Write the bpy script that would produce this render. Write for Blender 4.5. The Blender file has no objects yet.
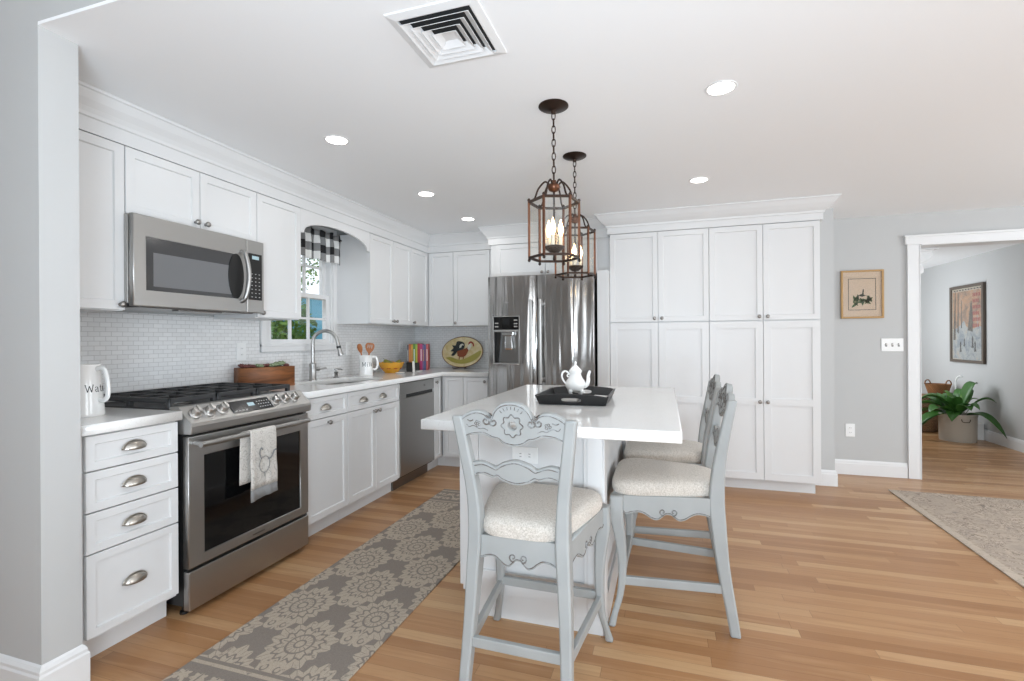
import bpy, bmesh, math, random
from mathutils import Vector, Matrix
random.seed(7)
PI = math.pi
SC = bpy.context.scene
COL = SC.collection

# ------------------------------------------------------------------ camera, world, exposure, window light
def setup():
    th, rol = 0.3018, -0.0062
    R = Vector((math.cos(th), math.sin(th), 0)); F = Vector((-math.sin(th), math.cos(th), 0)); U = Vector((0, 0, 1))
    R3 = R * math.cos(rol) + U * math.sin(rol); U3 = -R * math.sin(rol) + U * math.cos(rol)
    cam = bpy.data.cameras.new('camera'); co = bpy.data.objects.new('camera', cam); COL.objects.link(co)
    m = Matrix(((R3.x, U3.x, -F.x, 2.6766), (R3.y, U3.y, -F.y, 0), (R3.z, U3.z, -F.z, 1.2179), (0, 0, 0, 1)))
    co.matrix_world = m
    cam.sensor_fit = 'HORIZONTAL'; cam.sensor_width = 36; cam.lens = 481.15 / 1024 * 36
    cam.shift_x = -4.5 / 1024; cam.shift_y = -1.1 / 1024
    cam.clip_start = 0.02; cam.clip_end = 200
    SC.camera = co
    w = bpy.data.worlds.new('world'); SC.world = w; w.use_nodes = True
    bg = w.node_tree.nodes['Background']; bg.inputs[0].default_value = (0.86, 0.93, 1.0, 1); bg.inputs[1].default_value = 1.5
    vs = SC.view_settings
    vs.view_transform = 'Standard'; vs.look = 'None'; vs.gamma = 1; vs.exposure = EXPOSURE
    try: vs.use_curve_mapping = False
    except Exception: pass

EXPOSURE = 0.05
setup()

def area_light(name, loc, direction, sx, sy, power, color=(1, 1, 1), parent=None):
    l = bpy.data.lights.new(name, 'AREA'); l.shape = 'RECTANGLE'; l.size = sx; l.size_y = sy; l.energy = power; l.color = color
    o = bpy.data.objects.new(name, l); COL.objects.link(o); o.location = loc
    o.rotation_euler = Vector(direction).to_track_quat('-Z', 'Y').to_euler()
    if parent: o.parent = parent
    return o
# daylight entering through the windows of the camera's side of the room
DAY = (0.89, 0.95, 1.0)
for wx in (1.95, 4.25):                      # three tall panes in each of the two windows behind the camera
    for k in (0.25, 0.75, 1.25): area_light('daylight_area', (wx + k, -2.90, 1.45), (0, 1, 0), 0.26, 1.6, 9, DAY)
for wy in (-0.65, 2.15):                     # and in each of the two windows of the outer wall
    for k in (0.283, 0.85, 1.417): area_light('daylight_area', (7.25, wy + k, 1.45), (-1, 0, 0), 0.30, 1.6, 19, DAY)
area_light('daylight_area', (4.80, 7.6, 1.3), (1, 0, 0), 1.0, 1.2, 24, DAY)  # unseen lamp added to brighten the far room; no window stands there
# added fill light, unseen behind the camera, turned up to brighten the ceiling
area_light('added_ceiling_fill', (2.85, -0.75, 0.85), (-0.05, 0.80, 1.0), 1.1, 1.1, 82, (0.73, 0.875, 1.0))

# ------------------------------------------------------------------ node expression helper
class N:
    nt = None
    def __init__(s, sock): s.s = sock
    @staticmethod
    def m(op, *a, clamp=False):
        n = N.nt.nodes.new('ShaderNodeMath'); n.operation = op; n.use_clamp = clamp
        for i, v in enumerate(a):
            if isinstance(v, N): N.nt.links.new(v.s, n.inputs[i])
            else: n.inputs[i].default_value = v
        return N(n.outputs[0])
    def __add__(s, o): return N.m('ADD', s, o)
    __radd__ = __add__
    def __sub__(s, o): return N.m('SUBTRACT', s, o)
    def __rsub__(s, o): return N.m('SUBTRACT', o, s)
    def __mul__(s, o): return N.m('MULTIPLY', s, o)
    __rmul__ = __mul__
    def __truediv__(s, o): return N.m('DIVIDE', s, o)
    def __lt__(s, o): return N.m('LESS_THAN', s, o)
    def __gt__(s, o): return N.m('GREATER_THAN', s, o)
def nsin(a): return N.m('SINE', a)
def ncos(a): return N.m('COSINE', a)
def nfloor(a): return N.m('FLOOR', a)
def nfrac(a): return N.m('FRACT', a)
def nabs(a): return N.m('ABSOLUTE', a)
def nsqrt(a): return N.m('SQRT', a)
def nmin(a, b): return N.m('MINIMUM', a, b)
def nmax(a, b): return N.m('MAXIMUM', a, b)
def natan(a, b): return N.m('ARCTAN2', a, b)
def sstep(a, lo, hi):
    n = N.nt.nodes.new('ShaderNodeMapRange'); n.interpolation_type = 'SMOOTHSTEP'
    N.nt.links.new(a.s, n.inputs[0]); n.inputs[1].default_value = lo; n.inputs[2].default_value = hi
    return N(n.outputs[0])

def lin(c):
    if isinstance(c, str):
        c = tuple(int(c[i:i + 2], 16) / 255 for i in (0, 2, 4))
        return tuple(x / 12.92 if x <= 0.04045 else ((x + 0.055) / 1.055) ** 2.4 for x in c)
    return c
def rgba(c): return (*lin(c), 1)

MATS = {}
def mat(name, color='ffffff', rough=0.5, metal=0.0, **k):
    m = bpy.data.materials.new(name); m.use_nodes = True
    nt = m.node_tree; b = nt.nodes['Principled BSDF']
    b.inputs['Base Color'].default_value = rgba(color); b.inputs['Roughness'].default_value = rough; b.inputs['Metallic'].default_value = metal
    if 'spec' in k: b.inputs['Specular IOR Level'].default_value = k['spec']
    if 'emit' in k:
        b.inputs['Emission Color'].default_value = rgba(k['emit']); b.inputs['Emission Strength'].default_value = k['power']
    if 'aniso' in k: b.inputs['Anisotropic'].default_value = k['aniso']
    if 'coat' in k: b.inputs['Coat Weight'].default_value = k['coat']; b.inputs['Coat Roughness'].default_value = 0.05
    if 'sheen' in k: b.inputs['Sheen Weight'].default_value = k['sheen']
    MATS[name] = m
    return m
def begin(m):
    N.nt = m.node_tree
    return m.node_tree, m.node_tree.nodes['Principled BSDF']
def coords(nt, kind='Object', loc=None, scale=None):
    tc = nt.nodes.new('ShaderNodeTexCoord'); s = tc.outputs[kind]
    if scale:
        mp = nt.nodes.new('ShaderNodeMapping'); mp.inputs['Scale'].default_value = scale
        nt.links.new(s, mp.inputs[0]); s = mp.outputs[0]
    return s
def xyz(nt, sock):
    n = nt.nodes.new('ShaderNodeSeparateXYZ'); nt.links.new(sock, n.inputs[0]); return [N(o) for o in n.outputs]
def comb(nt, x, y, z=0.0):
    n = nt.nodes.new('ShaderNodeCombineXYZ')
    for i, v in enumerate((x, y, z)):
        if isinstance(v, N): nt.links.new(v.s, n.inputs[i])
        else: n.inputs[i].default_value = v
    return n.outputs[0]
def noise(nt, vec, scale, detail=3, rough=0.5, dist=0):
    n = nt.nodes.new('ShaderNodeTexNoise'); n.inputs['Scale'].default_value = scale; n.inputs['Detail'].default_value = detail
    n.inputs['Roughness'].default_value = rough; n.inputs['Distortion'].default_value = dist
    nt.links.new(vec, n.inputs['Vector']); return N(n.outputs['Fac'])
def white(nt, vec):
    n = nt.nodes.new('ShaderNodeTexWhiteNoise'); n.noise_dimensions = '3D'; nt.links.new(vec, n.inputs['Vector']); return N(n.outputs['Value'])
def ramp(nt, fac, stops):
    n = nt.nodes.new('ShaderNodeValToRGB'); e = n.color_ramp.elements
    while len(e) < len(stops): e.new(0.5)
    for i, (p, c) in enumerate(stops): e[i].position = p; e[i].color = rgba(c)
    nt.links.new(fac.s, n.inputs[0]); return n.outputs[0]
def mix(nt, fac, a, b):
    n = nt.nodes.new('ShaderNodeMix'); n.data_type = 'RGBA'
    if isinstance(fac, N): nt.links.new(fac.s, n.inputs[0])
    else: n.inputs[0].default_value = fac
    for i, v in ((6, a), (7, b)):
        if isinstance(v, (str, tuple)): n.inputs[i].default_value = rgba(v)
        else: nt.links.new(v, n.inputs[i])
    return n.outputs[2]
def bump(nt, b, h, strength=0.2, dist=0.01):
    n = nt.nodes.new('ShaderNodeBump'); n.inputs['Strength'].default_value = strength; n.inputs['Distance'].default_value = dist
    nt.links.new(h.s, n.inputs['Height']); nt.links.new(n.outputs[0], b.inputs['Normal'])

# plain paints and metals
mat('cabinet_paint', 'dfdfdf', 0.35)
mat('trim_paint', 'e6e6e6', 0.4)
mat('wall_paint', 'c0c0bf', 0.75)
mat('stub_paint', 'dadbdc', 0.75)
mat('ceiling_paint', 'f6f7f8', 0.85)
mat('gap_dark', '2a2a2a', 0.8)
mat('steel', 'aeadab', 0.36, 1.0, aniso=0.4)
mat('steel_dark', '8a8886', 0.3, 1.0)
mat('nickel', 'b9b4ac', 0.28, 1.0)
mat('pewter', '9d9a96', 0.35, 1.0)
mat('chrome', 'd8d8d8', 0.12, 1.0)
mat('knob_steel', 'c9c7c4', 0.3, 1.0)
mat('microwave_glass', '414142', 0.12)
mat('microwave_mesh', '6f7072', 0.2)
mat('black_glass', '0c0c0d', 0.06, 0.0, spec=0.45)
mat('black_plastic', '161616', 0.35)
mat('cast_iron', '343435', 0.45)
mat('display', '1b1c1e', 0.15)
mat('mark_white', 'c8c8c8', 0.6)
mat('screen_glow', '9ab0b8', 0.4, emit='b9d6df', power=0.25)
mat('bronze', '3a2c25', 0.42, 0.75)
mat('copper_bronze', '6e4a38', 0.38, 0.8)
mat('candle', 'f0e6d2', 0.6)
mat('bulb', 'fff0d0', 0.3, emit='ffd9a0', power=10)
mat('downlight', 'ffffff', 0.3, emit='fffaf2', power=9)
mat('porcelain', 'f6f5f2', 0.12, coat=0.4)
mat('enamel', 'f1f0ee', 0.15, coat=0.3)
mat('letter_black', '2c2c2c', 0.6)
mat('wood_spoon', 'a5622f', 0.5)
mat('wood_light', 'c79058', 0.5)
mat('bowl_glaze', 'd69a2c', 0.2, coat=0.3)
mat('bowl_band', 'a33f1e', 0.3)
mat('fruit_green', '7c7b2a', 0.4)
mat('white_plastic', 'f1f1f0', 0.3)
mat('slot_dark', '6d6d6d', 0.6)
mat('tray_black', '232324', 0.4)
mat('paper_white', 'ecebe7', 0.7)
mat('paper_gray', 'a9a6a2', 0.7)
mat('frame_gold', 'b08c5c', 0.45, 0.2)
mat('frame_brown', '5f554c', 0.55)
mat('print_dark', '3d4a3c', 0.7)
mat('print_peach', 'edd6be', 0.7)
mat('leaf', '3d6a2c', 0.38)
mat('leaf_light', '5f8a3a', 0.4)
mat('soil', '3b2d22', 0.9)
mat('crock', 'b9b2a6', 0.35, coat=0.2)
mat('iron_wire', '4a3b31', 0.5, 0.5)
mat('basket_red', '8a5a36', 0.6)
mat('bark', '4c4034', 0.9)
mat('blue_siding', '5fa3bd', 0.7)
mat('ground_green', '5c7a3c', 0.95)
mat('heater_white', 'e6e6e4', 0.4)
mat('succulent_red', '6e3f3a', 0.6)
mat('succulent_green', '8d9a78', 0.6)
mat('towel_gray', '8c8c8c', 0.9)
mat('valance_dummy', 'ffffff', 0.9)
for nm, c in (('book_orange', 'c66a3a'), ('book_yellow', 'd8a83e'), ('book_green', '5e8b36'), ('book_lime', 'a9c24a'), ('book_red', 'b03a3e'), ('book_magenta', 'b73a72'), ('book_violet', '7c5a8c'), ('book_blue', '4b5f8c'), ('book_rose', 'c25c5c'), ('book_slate', '5a6068')):
    mat(nm, c, 0.5)

def thin_glass(name, tint=(1, 1, 1), refl=0.08):
    m = bpy.data.materials.new(name); m.use_nodes = True; nt = m.node_tree; nt.nodes.clear()
    o = nt.nodes.new('ShaderNodeOutputMaterial'); t = nt.nodes.new('ShaderNodeBsdfTransparent'); t.inputs[0].default_value = (*tint, 1)
    g = nt.nodes.new('ShaderNodeBsdfGlossy'); g.inputs['Roughness'].default_value = 0.02
    x = nt.nodes.new('ShaderNodeMixShader'); x.inputs[0].default_value = refl
    nt.links.new(t.outputs[0], x.inputs[1]); nt.links.new(g.outputs[0], x.inputs[2]); nt.links.new(x.outputs[0], o.inputs[0])
    MATS[name] = m
thin_glass('pane_glass'); thin_glass('lantern_glass', (0.99, 0.985, 0.97), 0.035); thin_glass('picture_glass', (1, 1, 1), 0.16)

def build_floor():
    m = mat('oak_floor', 'c49a6c', 0.3, spec=0.4); nt, b = begin(m)
    x, y, z = xyz(nt, coords(nt))
    W = 0.058
    row = nfloor(y / W)
    r1 = white(nt, comb(nt, row, 3.7, 0.0))
    xs = x + r1 * 7.3
    L = 0.95
    col = nfloor(xs / L)
    r2 = white(nt, comb(nt, row, col, 1.0))
    r3 = white(nt, comb(nt, row, col, 5.0))
    base = ramp(nt, r2, [(0, 'a0734c'), (0.25, 'a97c54'), (0.55, 'b3875e'), (0.8, 'ba9067'), (1, 'c6a178')])
    gv = comb(nt, xs * 2.2 + r3 * 30.0, y * 42.0 + r3 * 11.0, 0.0)
    g = noise(nt, gv, 1.6, 5, 0.6, 0.6)
    gv2 = comb(nt, xs * 0.9 + r3 * 17.0, y * 14.0, 2.0)
    g2 = noise(nt, gv2, 1.2, 3, 0.55, 1.5)
    c1 = mix(nt, sstep(g, 0.45, 0.75) * 0.30, base, '94653a')
    c2 = mix(nt, sstep(g2, 0.5, 0.75) * 0.22, c1, 'dcb88c')
    fy = nfrac(y / W); fx = nfrac(xs / L)
    gap = nmax((fy < 0.022), (fx < 0.0018))
    c3 = mix(nt, gap * 0.55, c2, '5b3c22')
    nt.links.new(c3, b.inputs['Base Color'])
    r = 0.24 + g * 0.14
    nt.links.new(r.s, b.inputs['Roughness'])
    bump(nt, b, g * 0.3 - gap, 0.06, 0.002)
build_floor()

def build_tile():
    m = mat('mosaic_tile', 'd0d0d0', 0.18); nt, b = begin(m)
    x, y, z = xyz(nt, coords(nt))
    t = nt.nodes.new('ShaderNodeTexBrick'); nt.links.new(comb(nt, x + y, z, 0.0), t.inputs['Vector'])
    t.inputs['Scale'].default_value = 1.0; t.inputs['Brick Width'].default_value = 0.052; t.inputs['Row Height'].default_value = 0.0235
    t.inputs['Mortar Size'].default_value = 0.0014; t.inputs['Mortar Smooth'].default_value = 0.3; t.offset = 0.5
    t.inputs['Color1'].default_value = rgba('ededed'); t.inputs['Color2'].default_value = rgba('e6e6e6'); t.inputs['Mortar'].default_value = rgba('cccbca')
    nt.links.new(t.outputs['Color'], b.inputs['Base Color'])
    bump(nt, b, N(t.outputs['Fac']) * -1.0, 0.35, 0.002)
build_tile()

def build_quartz():
    m = mat('quartz', 'e6e5e3', 0.1, spec=0.5); nt, b = begin(m)
    n = noise(nt, coords(nt), 160, 4, 0.7); n2 = noise(nt, coords(nt), 9, 3)
    c = ramp(nt, sstep(n, 0.55, 0.75), [(0, 'ebeae8'), (1, 'd6d3cf')])
    nt.links.new(mix(nt, sstep(n2, 0.5, 0.8) * 0.25, c, 'dddad6'), b.inputs['Base Color'])
build_quartz()

def brushed(name):
    m = MATS[name]; nt, b = begin(m)
    x, y, z = xyz(nt, coords(nt))
    n = noise(nt, comb(nt, x * 1.0, y * 1.0, z * 160.0), 3.0, 3)
    nt.links.new((0.35 + n * 0.04).s, b.inputs['Roughness'])
brushed('steel')
def fridge_steel():
    m = mat('fridge_steel', 'acaaa8', 0.16, 1.0, aniso=0.5); nt, b = begin(m)
    x, y, z = xyz(nt, coords(nt))
    n = noise(nt, comb(nt, x * 130.0, y * 2.0, z * 0.6), 1.0, 4)
    wv = noise(nt, comb(nt, x * 9.0, 0.0, z * 0.45), 1.0, 2, 0.5, 0.4)
    nt.links.new((0.15 + n * 0.008).s, b.inputs['Roughness'])
    bump(nt, b, wv, 0.6, 0.03)
fridge_steel()

def stool_paint():
    m = mat('stool_paint', 'a0a2a1', 0.5); nt, b = begin(m)
    g = nt.nodes.new('ShaderNodeNewGeometry'); p = N(g.outputs['Pointiness'])
    n = noise(nt, coords(nt), 38, 4, 0.6); n2 = noise(nt, coords(nt), 6, 3)
    wear = sstep(p, 0.56, 0.66) * sstep(n, 0.60, 0.72)
    base = ramp(nt, n2, [(0.3, '9c9e9d'), (0.7, 'a6a8a7')])
    nt.links.new(mix(nt, wear * 0.8, base, '6a5546'), b.inputs['Base Color'])
    m2 = mat('stool_glaze', '6f6b68', 0.6); nt, b = begin(m2)
    n = noise(nt, coords(nt), 60, 4, 0.6)
    nt.links.new(ramp(nt, n, [(0.35, '989b9b'), (0.5, '716e6b'), (0.7, '59493e')]), b.inputs['Base Color'])
    m3 = mat('seat_weave', 'cfc8bf', 0.9, sheen=0.2); nt, b = begin(m3)
    x, y, z = xyz(nt, coords(nt))
    a = noise(nt, coords(nt), 420, 2, 0.5) - 0.5
    n = noise(nt, coords(nt), 180, 4, 0.7)
    nt.links.new(ramp(nt, n + a * 0.5, [(0.25, 'a79e92'), (0.5, 'cdc5bb'), (0.75, 'e4ded6')]), b.inputs['Base Color'])
    bump(nt, b, a * 0.5 + n, 0.5, 0.002)
stool_paint()

def rug_damask():
    m = mat('damask_rug', '8c8178', 0.95); nt, b = begin(m)
    x, y, z = xyz(nt, coords(nt))        # x across the runner, y along it
    def motif(px, py):
        # leaf-and-flower medallion, stem towards -y
        py2 = py * 0.86
        r = nsqrt(px * px + py2 * py2); a = natan(px, py2)
        ra = r * (1.0 + 0.0)
        R = 0.128 + ncos(a * 16.0) * 0.010 + ncos(a * 5.0) * 0.010
        outer = (ra < R)
        gap1 = (nabs(ra - (0.086 + ncos(a * 16.0) * 0.008)) < 0.0055)
        veins = (nabs(nsin(a * 16.0)) < 0.13) * (ra > 0.10)
        gap2 = (nabs(ra - 0.050) < 0.0045)
        spokes = (nabs(nsin(a * 8.0)) < 0.28) * (ra > 0.026) * (ra < 0.047)
        core = (nabs(ra - 0.020) < 0.004)
        petal = (nabs(nsin(a * 6.0)) < 0.20) * (ra > 0.055) * (ra < 0.08)
        cut = nmax(nmax(gap1, veins), nmax(nmax(gap2, spokes), nmax(core, petal)))
        f = outer * (1.0 - cut)
        # paired stem scrolls below the flower
        qx = nabs(px) - 0.030; qy = py + 0.150
        rr = nsqrt(qx * qx + qy * qy * 0.6)
        scroll = (nabs(rr - 0.022) < 0.007)
        dot = (rr < 0.009)
        st = (nabs(px) < 0.005) * (py < -0.10) * (py > -0.19)
        return nmax(f, nmax(nmax(scroll, dot), st))
    A, Bp = 0.385, 0.47
    def tile(ox, oy):
        px = (nfrac((x + ox) / A + 40.0) - 0.5) * A; py = (nfrac((y + oy) / Bp + 40.0) - 0.5) * Bp
        return motif(px, py)
    pat = nmax(tile(0.06, 0.0), tile(0.06 + A / 2, Bp / 2))
    # end borders: two lines with a leafy vine between
    ye = nmin(y, 2.45 - y)
    vine = (nabs(ye - (0.16 + nsin(x * 42.0) * 0.045)) < 0.012)
    lx = (nfrac(x / 0.075 + 20.0) - 0.5) * 0.075; ly = nabs(ye - 0.16) - 0.045
    leaf = (nsqrt(lx * lx * 1.0 + ly * ly * 1.6) < 0.030 + 0.006 * ncos(natan(lx, ly) * 7.0)) * (1.0 - (nabs(lx) < 0.0035))
    bord = nmax(nmax(vine, leaf), nmax((nabs(ye - 0.275) < 0.008), (nabs(ye - 0.045) < 0.010)))
    inb = (ye < 0.30)
    pat = pat * (1.0 - inb) + bord * inb
    n = noise(nt, coords(nt), 260, 3, 0.7); n2 = noise(nt, coords(nt), 45, 4, 0.6)
    pat = pat * sstep(n2, 0.28, 0.42)
    dark = ramp(nt, n, [(0.3, '7e746b'), (0.7, '90867d')])
    lite = ramp(nt, n, [(0.3, 'a99a89'), (0.7, 'bfb1a0')])
    nt.links.new(mix(nt, pat, dark, lite), b.inputs['Base Color'])
    bump(nt, b, n, 0.4, 0.003)
rug_damask()

def rug_persian():
    m = mat('faded_rug', 'b5a494', 0.95); nt, b = begin(m)
    x, y, z = xyz(nt, coords(nt))
    n1 = noise(nt, coords(nt), 4.5, 5, 0.65, 1.4); n2 = noise(nt, coords(nt), 11, 4, 0.6, 2.5); n3 = noise(nt, coords(nt), 240, 2)
    c = ramp(nt, n1, [(0.3, 'a3968a'), (0.5, 'b9a999'), (0.7, 'c3b3a2')])
    line = (nabs(n2 - 0.5) < 0.028) * sstep(n1, 0.42, 0.52)
    c = mix(nt, line * 0.75, c, '6a5f57')
    c = mix(nt, sstep(n2, 0.57, 0.66) * 0.7, c, '857b74')
    c = mix(nt, sstep(n3, 0.4, 0.8) * 0.3, c, 'a29484')
    edge = (x < 0.05)
    c = mix(nt, edge * 0.5, c, 'c5b8a8')
    nt.links.new(c, b.inputs['Base Color'])
    bump(nt, b, n3, 0.4, 0.003)
rug_persian()

def buffalo_check():
    m = mat('buffalo_check', 'ffffff', 0.9); nt, b = begin(m)
    uv = nt.nodes.new('ShaderNodeUVMap'); x, y, z = xyz(nt, uv.outputs[0])
    a = (nfrac(x) < 0.5); c = (nfrac(y) < 0.5)
    s = (a + c) * 0.5
    nt.links.new(ramp(nt, s, [(0.0, 'f0f0ee'), (0.5, '8b8b8b'), (1.0, '232325')]), b.inputs['Base Color'])
buffalo_check()

def towel_print():
    m = mat('towel_print', 'd9d5cf', 0.9); nt, b = begin(m)
    n = noise(nt, coords(nt), 16, 3, 0.5, 2.2); n2 = noise(nt, coords(nt), 200, 3)
    ln = (nabs(n - 0.5) < 0.014)
    c = ramp(nt, n2, [(0.3, 'cbc6bf'), (0.7, 'dedad4')])
    nt.links.new(mix(nt, ln * 0.55, c, '8d867e'), b.inputs['Base Color'])
    bump(nt, b, n2, 0.3, 0.002)
towel_print()

def wood_grain(name, dark, light, sx, sy, sz, rough=0.5):
    m = mat(name, light, rough); nt, b = begin(m)
    x, y, z = xyz(nt, coords(nt))
    n = noise(nt, comb(nt, x * sx, y * sy, z * sz), 1.0, 5, 0.6, 1.2)
    nt.links.new(ramp(nt, n, [(0.3, dark), (0.7, light)]), b.inputs['Base Color'])
wood_grain('planter_wood', '5f3a22', '9c6238', 5, 40, 30)
def wicker(name, dark, light):
    m = mat(name, light, 0.7); nt, b = begin(m)
    x, y, z = xyz(nt, coords(nt))
    a = nsin(natan(x, y) * 40.0) * nsin(z * 230.0)
    n = noise(nt, coords(nt), 14, 4)
    nt.links.new(ramp(nt, a * 0.35 + n, [(0.25, dark), (0.75, light)]), b.inputs['Base Color'])
    bump(nt, b, a, 0.7, 0.006)
wicker('wicker', '6b4a34', 'a98a68'); wicker('wicker_red', '6e4526', 'a46e3e')

def plate_glaze():
    m = mat('plate_glaze', 'd8c48c', 0.2, coat=0.3); nt, b = begin(m)
    n = noise(nt, coords(nt), 14, 4, 0.6, 0.5)
    nt.links.new(ramp(nt, n, [(0.3, 'cdb880'), (0.55, 'dfd0a6'), (0.75, 'e8ddbd')]), b.inputs['Base Color'])
plate_glaze()
def poster_paint(name, stops, scale):
    m = mat(name, 'ffffff', 0.6); nt, b = begin(m)
    n = noise(nt, coords(nt), scale, 5, 0.6, 0.8)
    nt.links.new(ramp(nt, n, stops), b.inputs['Base Color'])
poster_paint('poster_sky', [(0.3, '7d6a58'), (0.45, 'a88a72'), (0.55, 'c99a72'), (0.7, 'b4a89a')], 7)
poster_paint('poster_road', [(0.35, '8e97a0'), (0.55, 'b9bdbb'), (0.7, 'c9b9a4')], 9)
poster_paint('poster_tree', [(0.35, '4b4238'), (0.65, '6f6556')], 16)
mat('poster_red', 'a8453a', 0.6); mat('poster_dark', '3c3a36', 0.6); mat('poster_cream', 'd5c9b4', 0.6)
mat('rooster_dark', '2e3434', 0.3); mat('rooster_red', '9c2f22', 0.3); mat('rooster_brown', '8a4a2c', 0.3); mat('hill_olive', 'a39a4c', 0.3); mat('rim_brown', '6d3f25', 0.3); mat('rooster_light', 'd8d5c6', 0.3)

def foliage_mat():
    m = mat('outdoor_leaf', '4f7a34', 0.6); nt, b = begin(m)
    n = noise(nt, coords(nt), 2.5, 3)
    nt.links.new(ramp(nt, n, [(0.3, '2d4a1c'), (0.5, '4d7a2c'), (0.7, '86a648')]), b.inputs['Base Color'])
foliage_mat()

# ------------------------------------------------------------------ mesh helpers
def BM(): return bmesh.new()
def obj(name, bm, material, parent=None, smooth=False, kind=None, bevel=0, label=None):
    me = bpy.data.meshes.new(name)
    if smooth:
        for f in bm.faces: f.smooth = True
    bm.normal_update(); bm.to_mesh(me); bm.free()
    if smooth == 'auto': me.set_sharp_from_angle(angle=0.6)
    for mm in (material if isinstance(material, (list, tuple)) else [material]): me.materials.append(MATS[mm])
    o = bpy.data.objects.new(name, me); COL.objects.link(o)
    if parent: o.parent = parent
    if kind: o['kind'] = kind
    if label: o['label'] = label
    if bevel:
        md = o.modifiers.new('edge', 'BEVEL'); md.width = bevel; md.segments = 2; md.limit_method = 'ANGLE'; md.angle_limit = 0.7
    return o
def thing(name, label, cat, loc=(0, 0, 0), rotz=0, group=None):
    o = bpy.data.objects.new(name, None); COL.objects.link(o); o.location = loc; o.rotation_euler = (0, 0, rotz); o.empty_display_size = 0.05
    o['label'] = label; o['category'] = cat
    if group: o['group'] = group
    return o
def tag(o, label, cat, group=None, kind=None):
    o['label'] = label; o['category'] = cat
    if group: o['group'] = group
    if kind: o['kind'] = kind
    return o
def structure(name, bm, m, label=None, cat=None, smooth=False, bevel=0):
    o = obj(name, bm, m, None, smooth, 'structure', bevel)
    o['label'] = label or name.replace('_', ' ') + ' of the white kitchen'; o['category'] = cat or name.split('_')[0]
    return o
def copy_thing(root, label, loc, rotz=None, group=None):
    c = root.copy(); COL.objects.link(c); c.location = loc; c['label'] = label
    if rotz is not None: c.rotation_euler = (0, 0, rotz)
    if group: c['group'] = group
    for ch in list(root.children):
        d = ch.copy(); COL.objects.link(d); d.parent = c
        for g in list(ch.children):
            e = g.copy(); COL.objects.link(e); e.parent = d
    return c

def box(bm, x0, x1, y0, y1, z0, z1, bev=0, seg=2, mi=0):
    r = bmesh.ops.create_cube(bm, size=1.0); vs = r['verts']
    for v in vs:
        v.co = Vector(((x0 + x1) / 2 + v.co.x * (x1 - x0), (y0 + y1) / 2 + v.co.y * (y1 - y0), (z0 + z1) / 2 + v.co.z * (z1 - z0)))
    fs = set(f for v in vs for f in v.link_faces)
    if mi:
        for f in fs: f.material_index = mi
    if bev:
        es = list(set(e for v in vs for e in v.link_edges))
        bmesh.ops.bevel(bm, geom=es, offset=bev, segments=seg, affect='EDGES', profile=0.5)
def lathe(bm, prof, c=(0, 0, 0), ax='z', n=24, sx=1.0, sy=1.0, mi=0, close=True):
    rings = []
    for r, h in prof:
        ring = []
        for i in range(n):
            a = 2 * PI * i / n; p = (r * math.cos(a) * sx, r * math.sin(a) * sy, h)
            if ax == 'y': p = (p[0], h, p[1])
            elif ax == '-y': p = (p[0], -h, p[1])
            elif ax == 'x': p = (h, p[0], p[1])
            ring.append(bm.verts.new(Vector(p) + Vector(c)))
        rings.append(ring)
    for a, b in zip(rings, rings[1:]):
        for i in range(n):
            f = bm.faces.new((a[i], a[(i + 1) % n], b[(i + 1) % n], b[i])); f.material_index = mi
    if close:
        for ring in (rings[0], rings[-1]):
            try: f = bm.faces.new(ring); f.material_index = mi
            except ValueError: pass
    bmesh.ops.recalc_face_normals(bm, faces=list(set(f for ring in rings for v in ring for f in v.link_faces)))
def tube(bm, pts, r, n=8, closed=False, mi=0, flat=1.0):
    pts = [Vector(p) for p in pts]; m = len(pts)
    rs = r if isinstance(r, (list, tuple)) else [r] * m
    rings = []; up = None
    for i in range(m):
        if closed: t = (pts[(i + 1) % m] - pts[i - 1])
        else: t = pts[min(i + 1, m - 1)] - pts[max(i - 1, 0)]
        t.normalize()
        if up is None:
            up = Vector((0, 0, 1)) if abs(t.z) < 0.9 else Vector((1, 0, 0))
        u = up - t * up.dot(t)
        if u.length < 1e-5: u = t.orthogonal()
        u.normalize(); w = t.cross(u); up = u
        rings.append([bm.verts.new(pts[i] + (u * math.cos(2 * PI * k / n) * flat + w * math.sin(2 * PI * k / n)) * rs[i]) for k in range(n)])
    fs = []
    rng = range(m) if closed else range(m - 1)
    for i in rng:
        a, b = rings[i], rings[(i + 1) % m]
        for k in range(n): fs.append(bm.faces.new((a[k], a[(k + 1) % n], b[(k + 1) % n], b[k])))
    if not closed:
        fs.append(bm.faces.new(rings[0])); fs.append(bm.faces.new(rings[-1]))
    for f in fs: f.material_index = mi
    bmesh.ops.recalc_face_normals(bm, faces=fs)
def loft(bm, secs, mi=0):
    """secs: list of rings (lists of 3-D points, equal count), capped."""
    R = [[bm.verts.new(p) for p in s] for s in secs]; n = len(R[0]); fs = []
    for a, b in zip(R, R[1:]):
        for k in range(n): fs.append(bm.faces.new((a[k], a[(k + 1) % n], b[(k + 1) % n], b[k])))
    fs.append(bm.faces.new(R[0])); fs.append(bm.faces.new(R[-1]))
    for f in fs: f.material_index = mi
    bmesh.ops.recalc_face_normals(bm, faces=fs)
def rect(cx, cy, z, w, d): return [(cx - w / 2, cy - d / 2, z), (cx + w / 2, cy - d / 2, z), (cx + w / 2, cy + d / 2, z), (cx - w / 2, cy + d / 2, z)]
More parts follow.
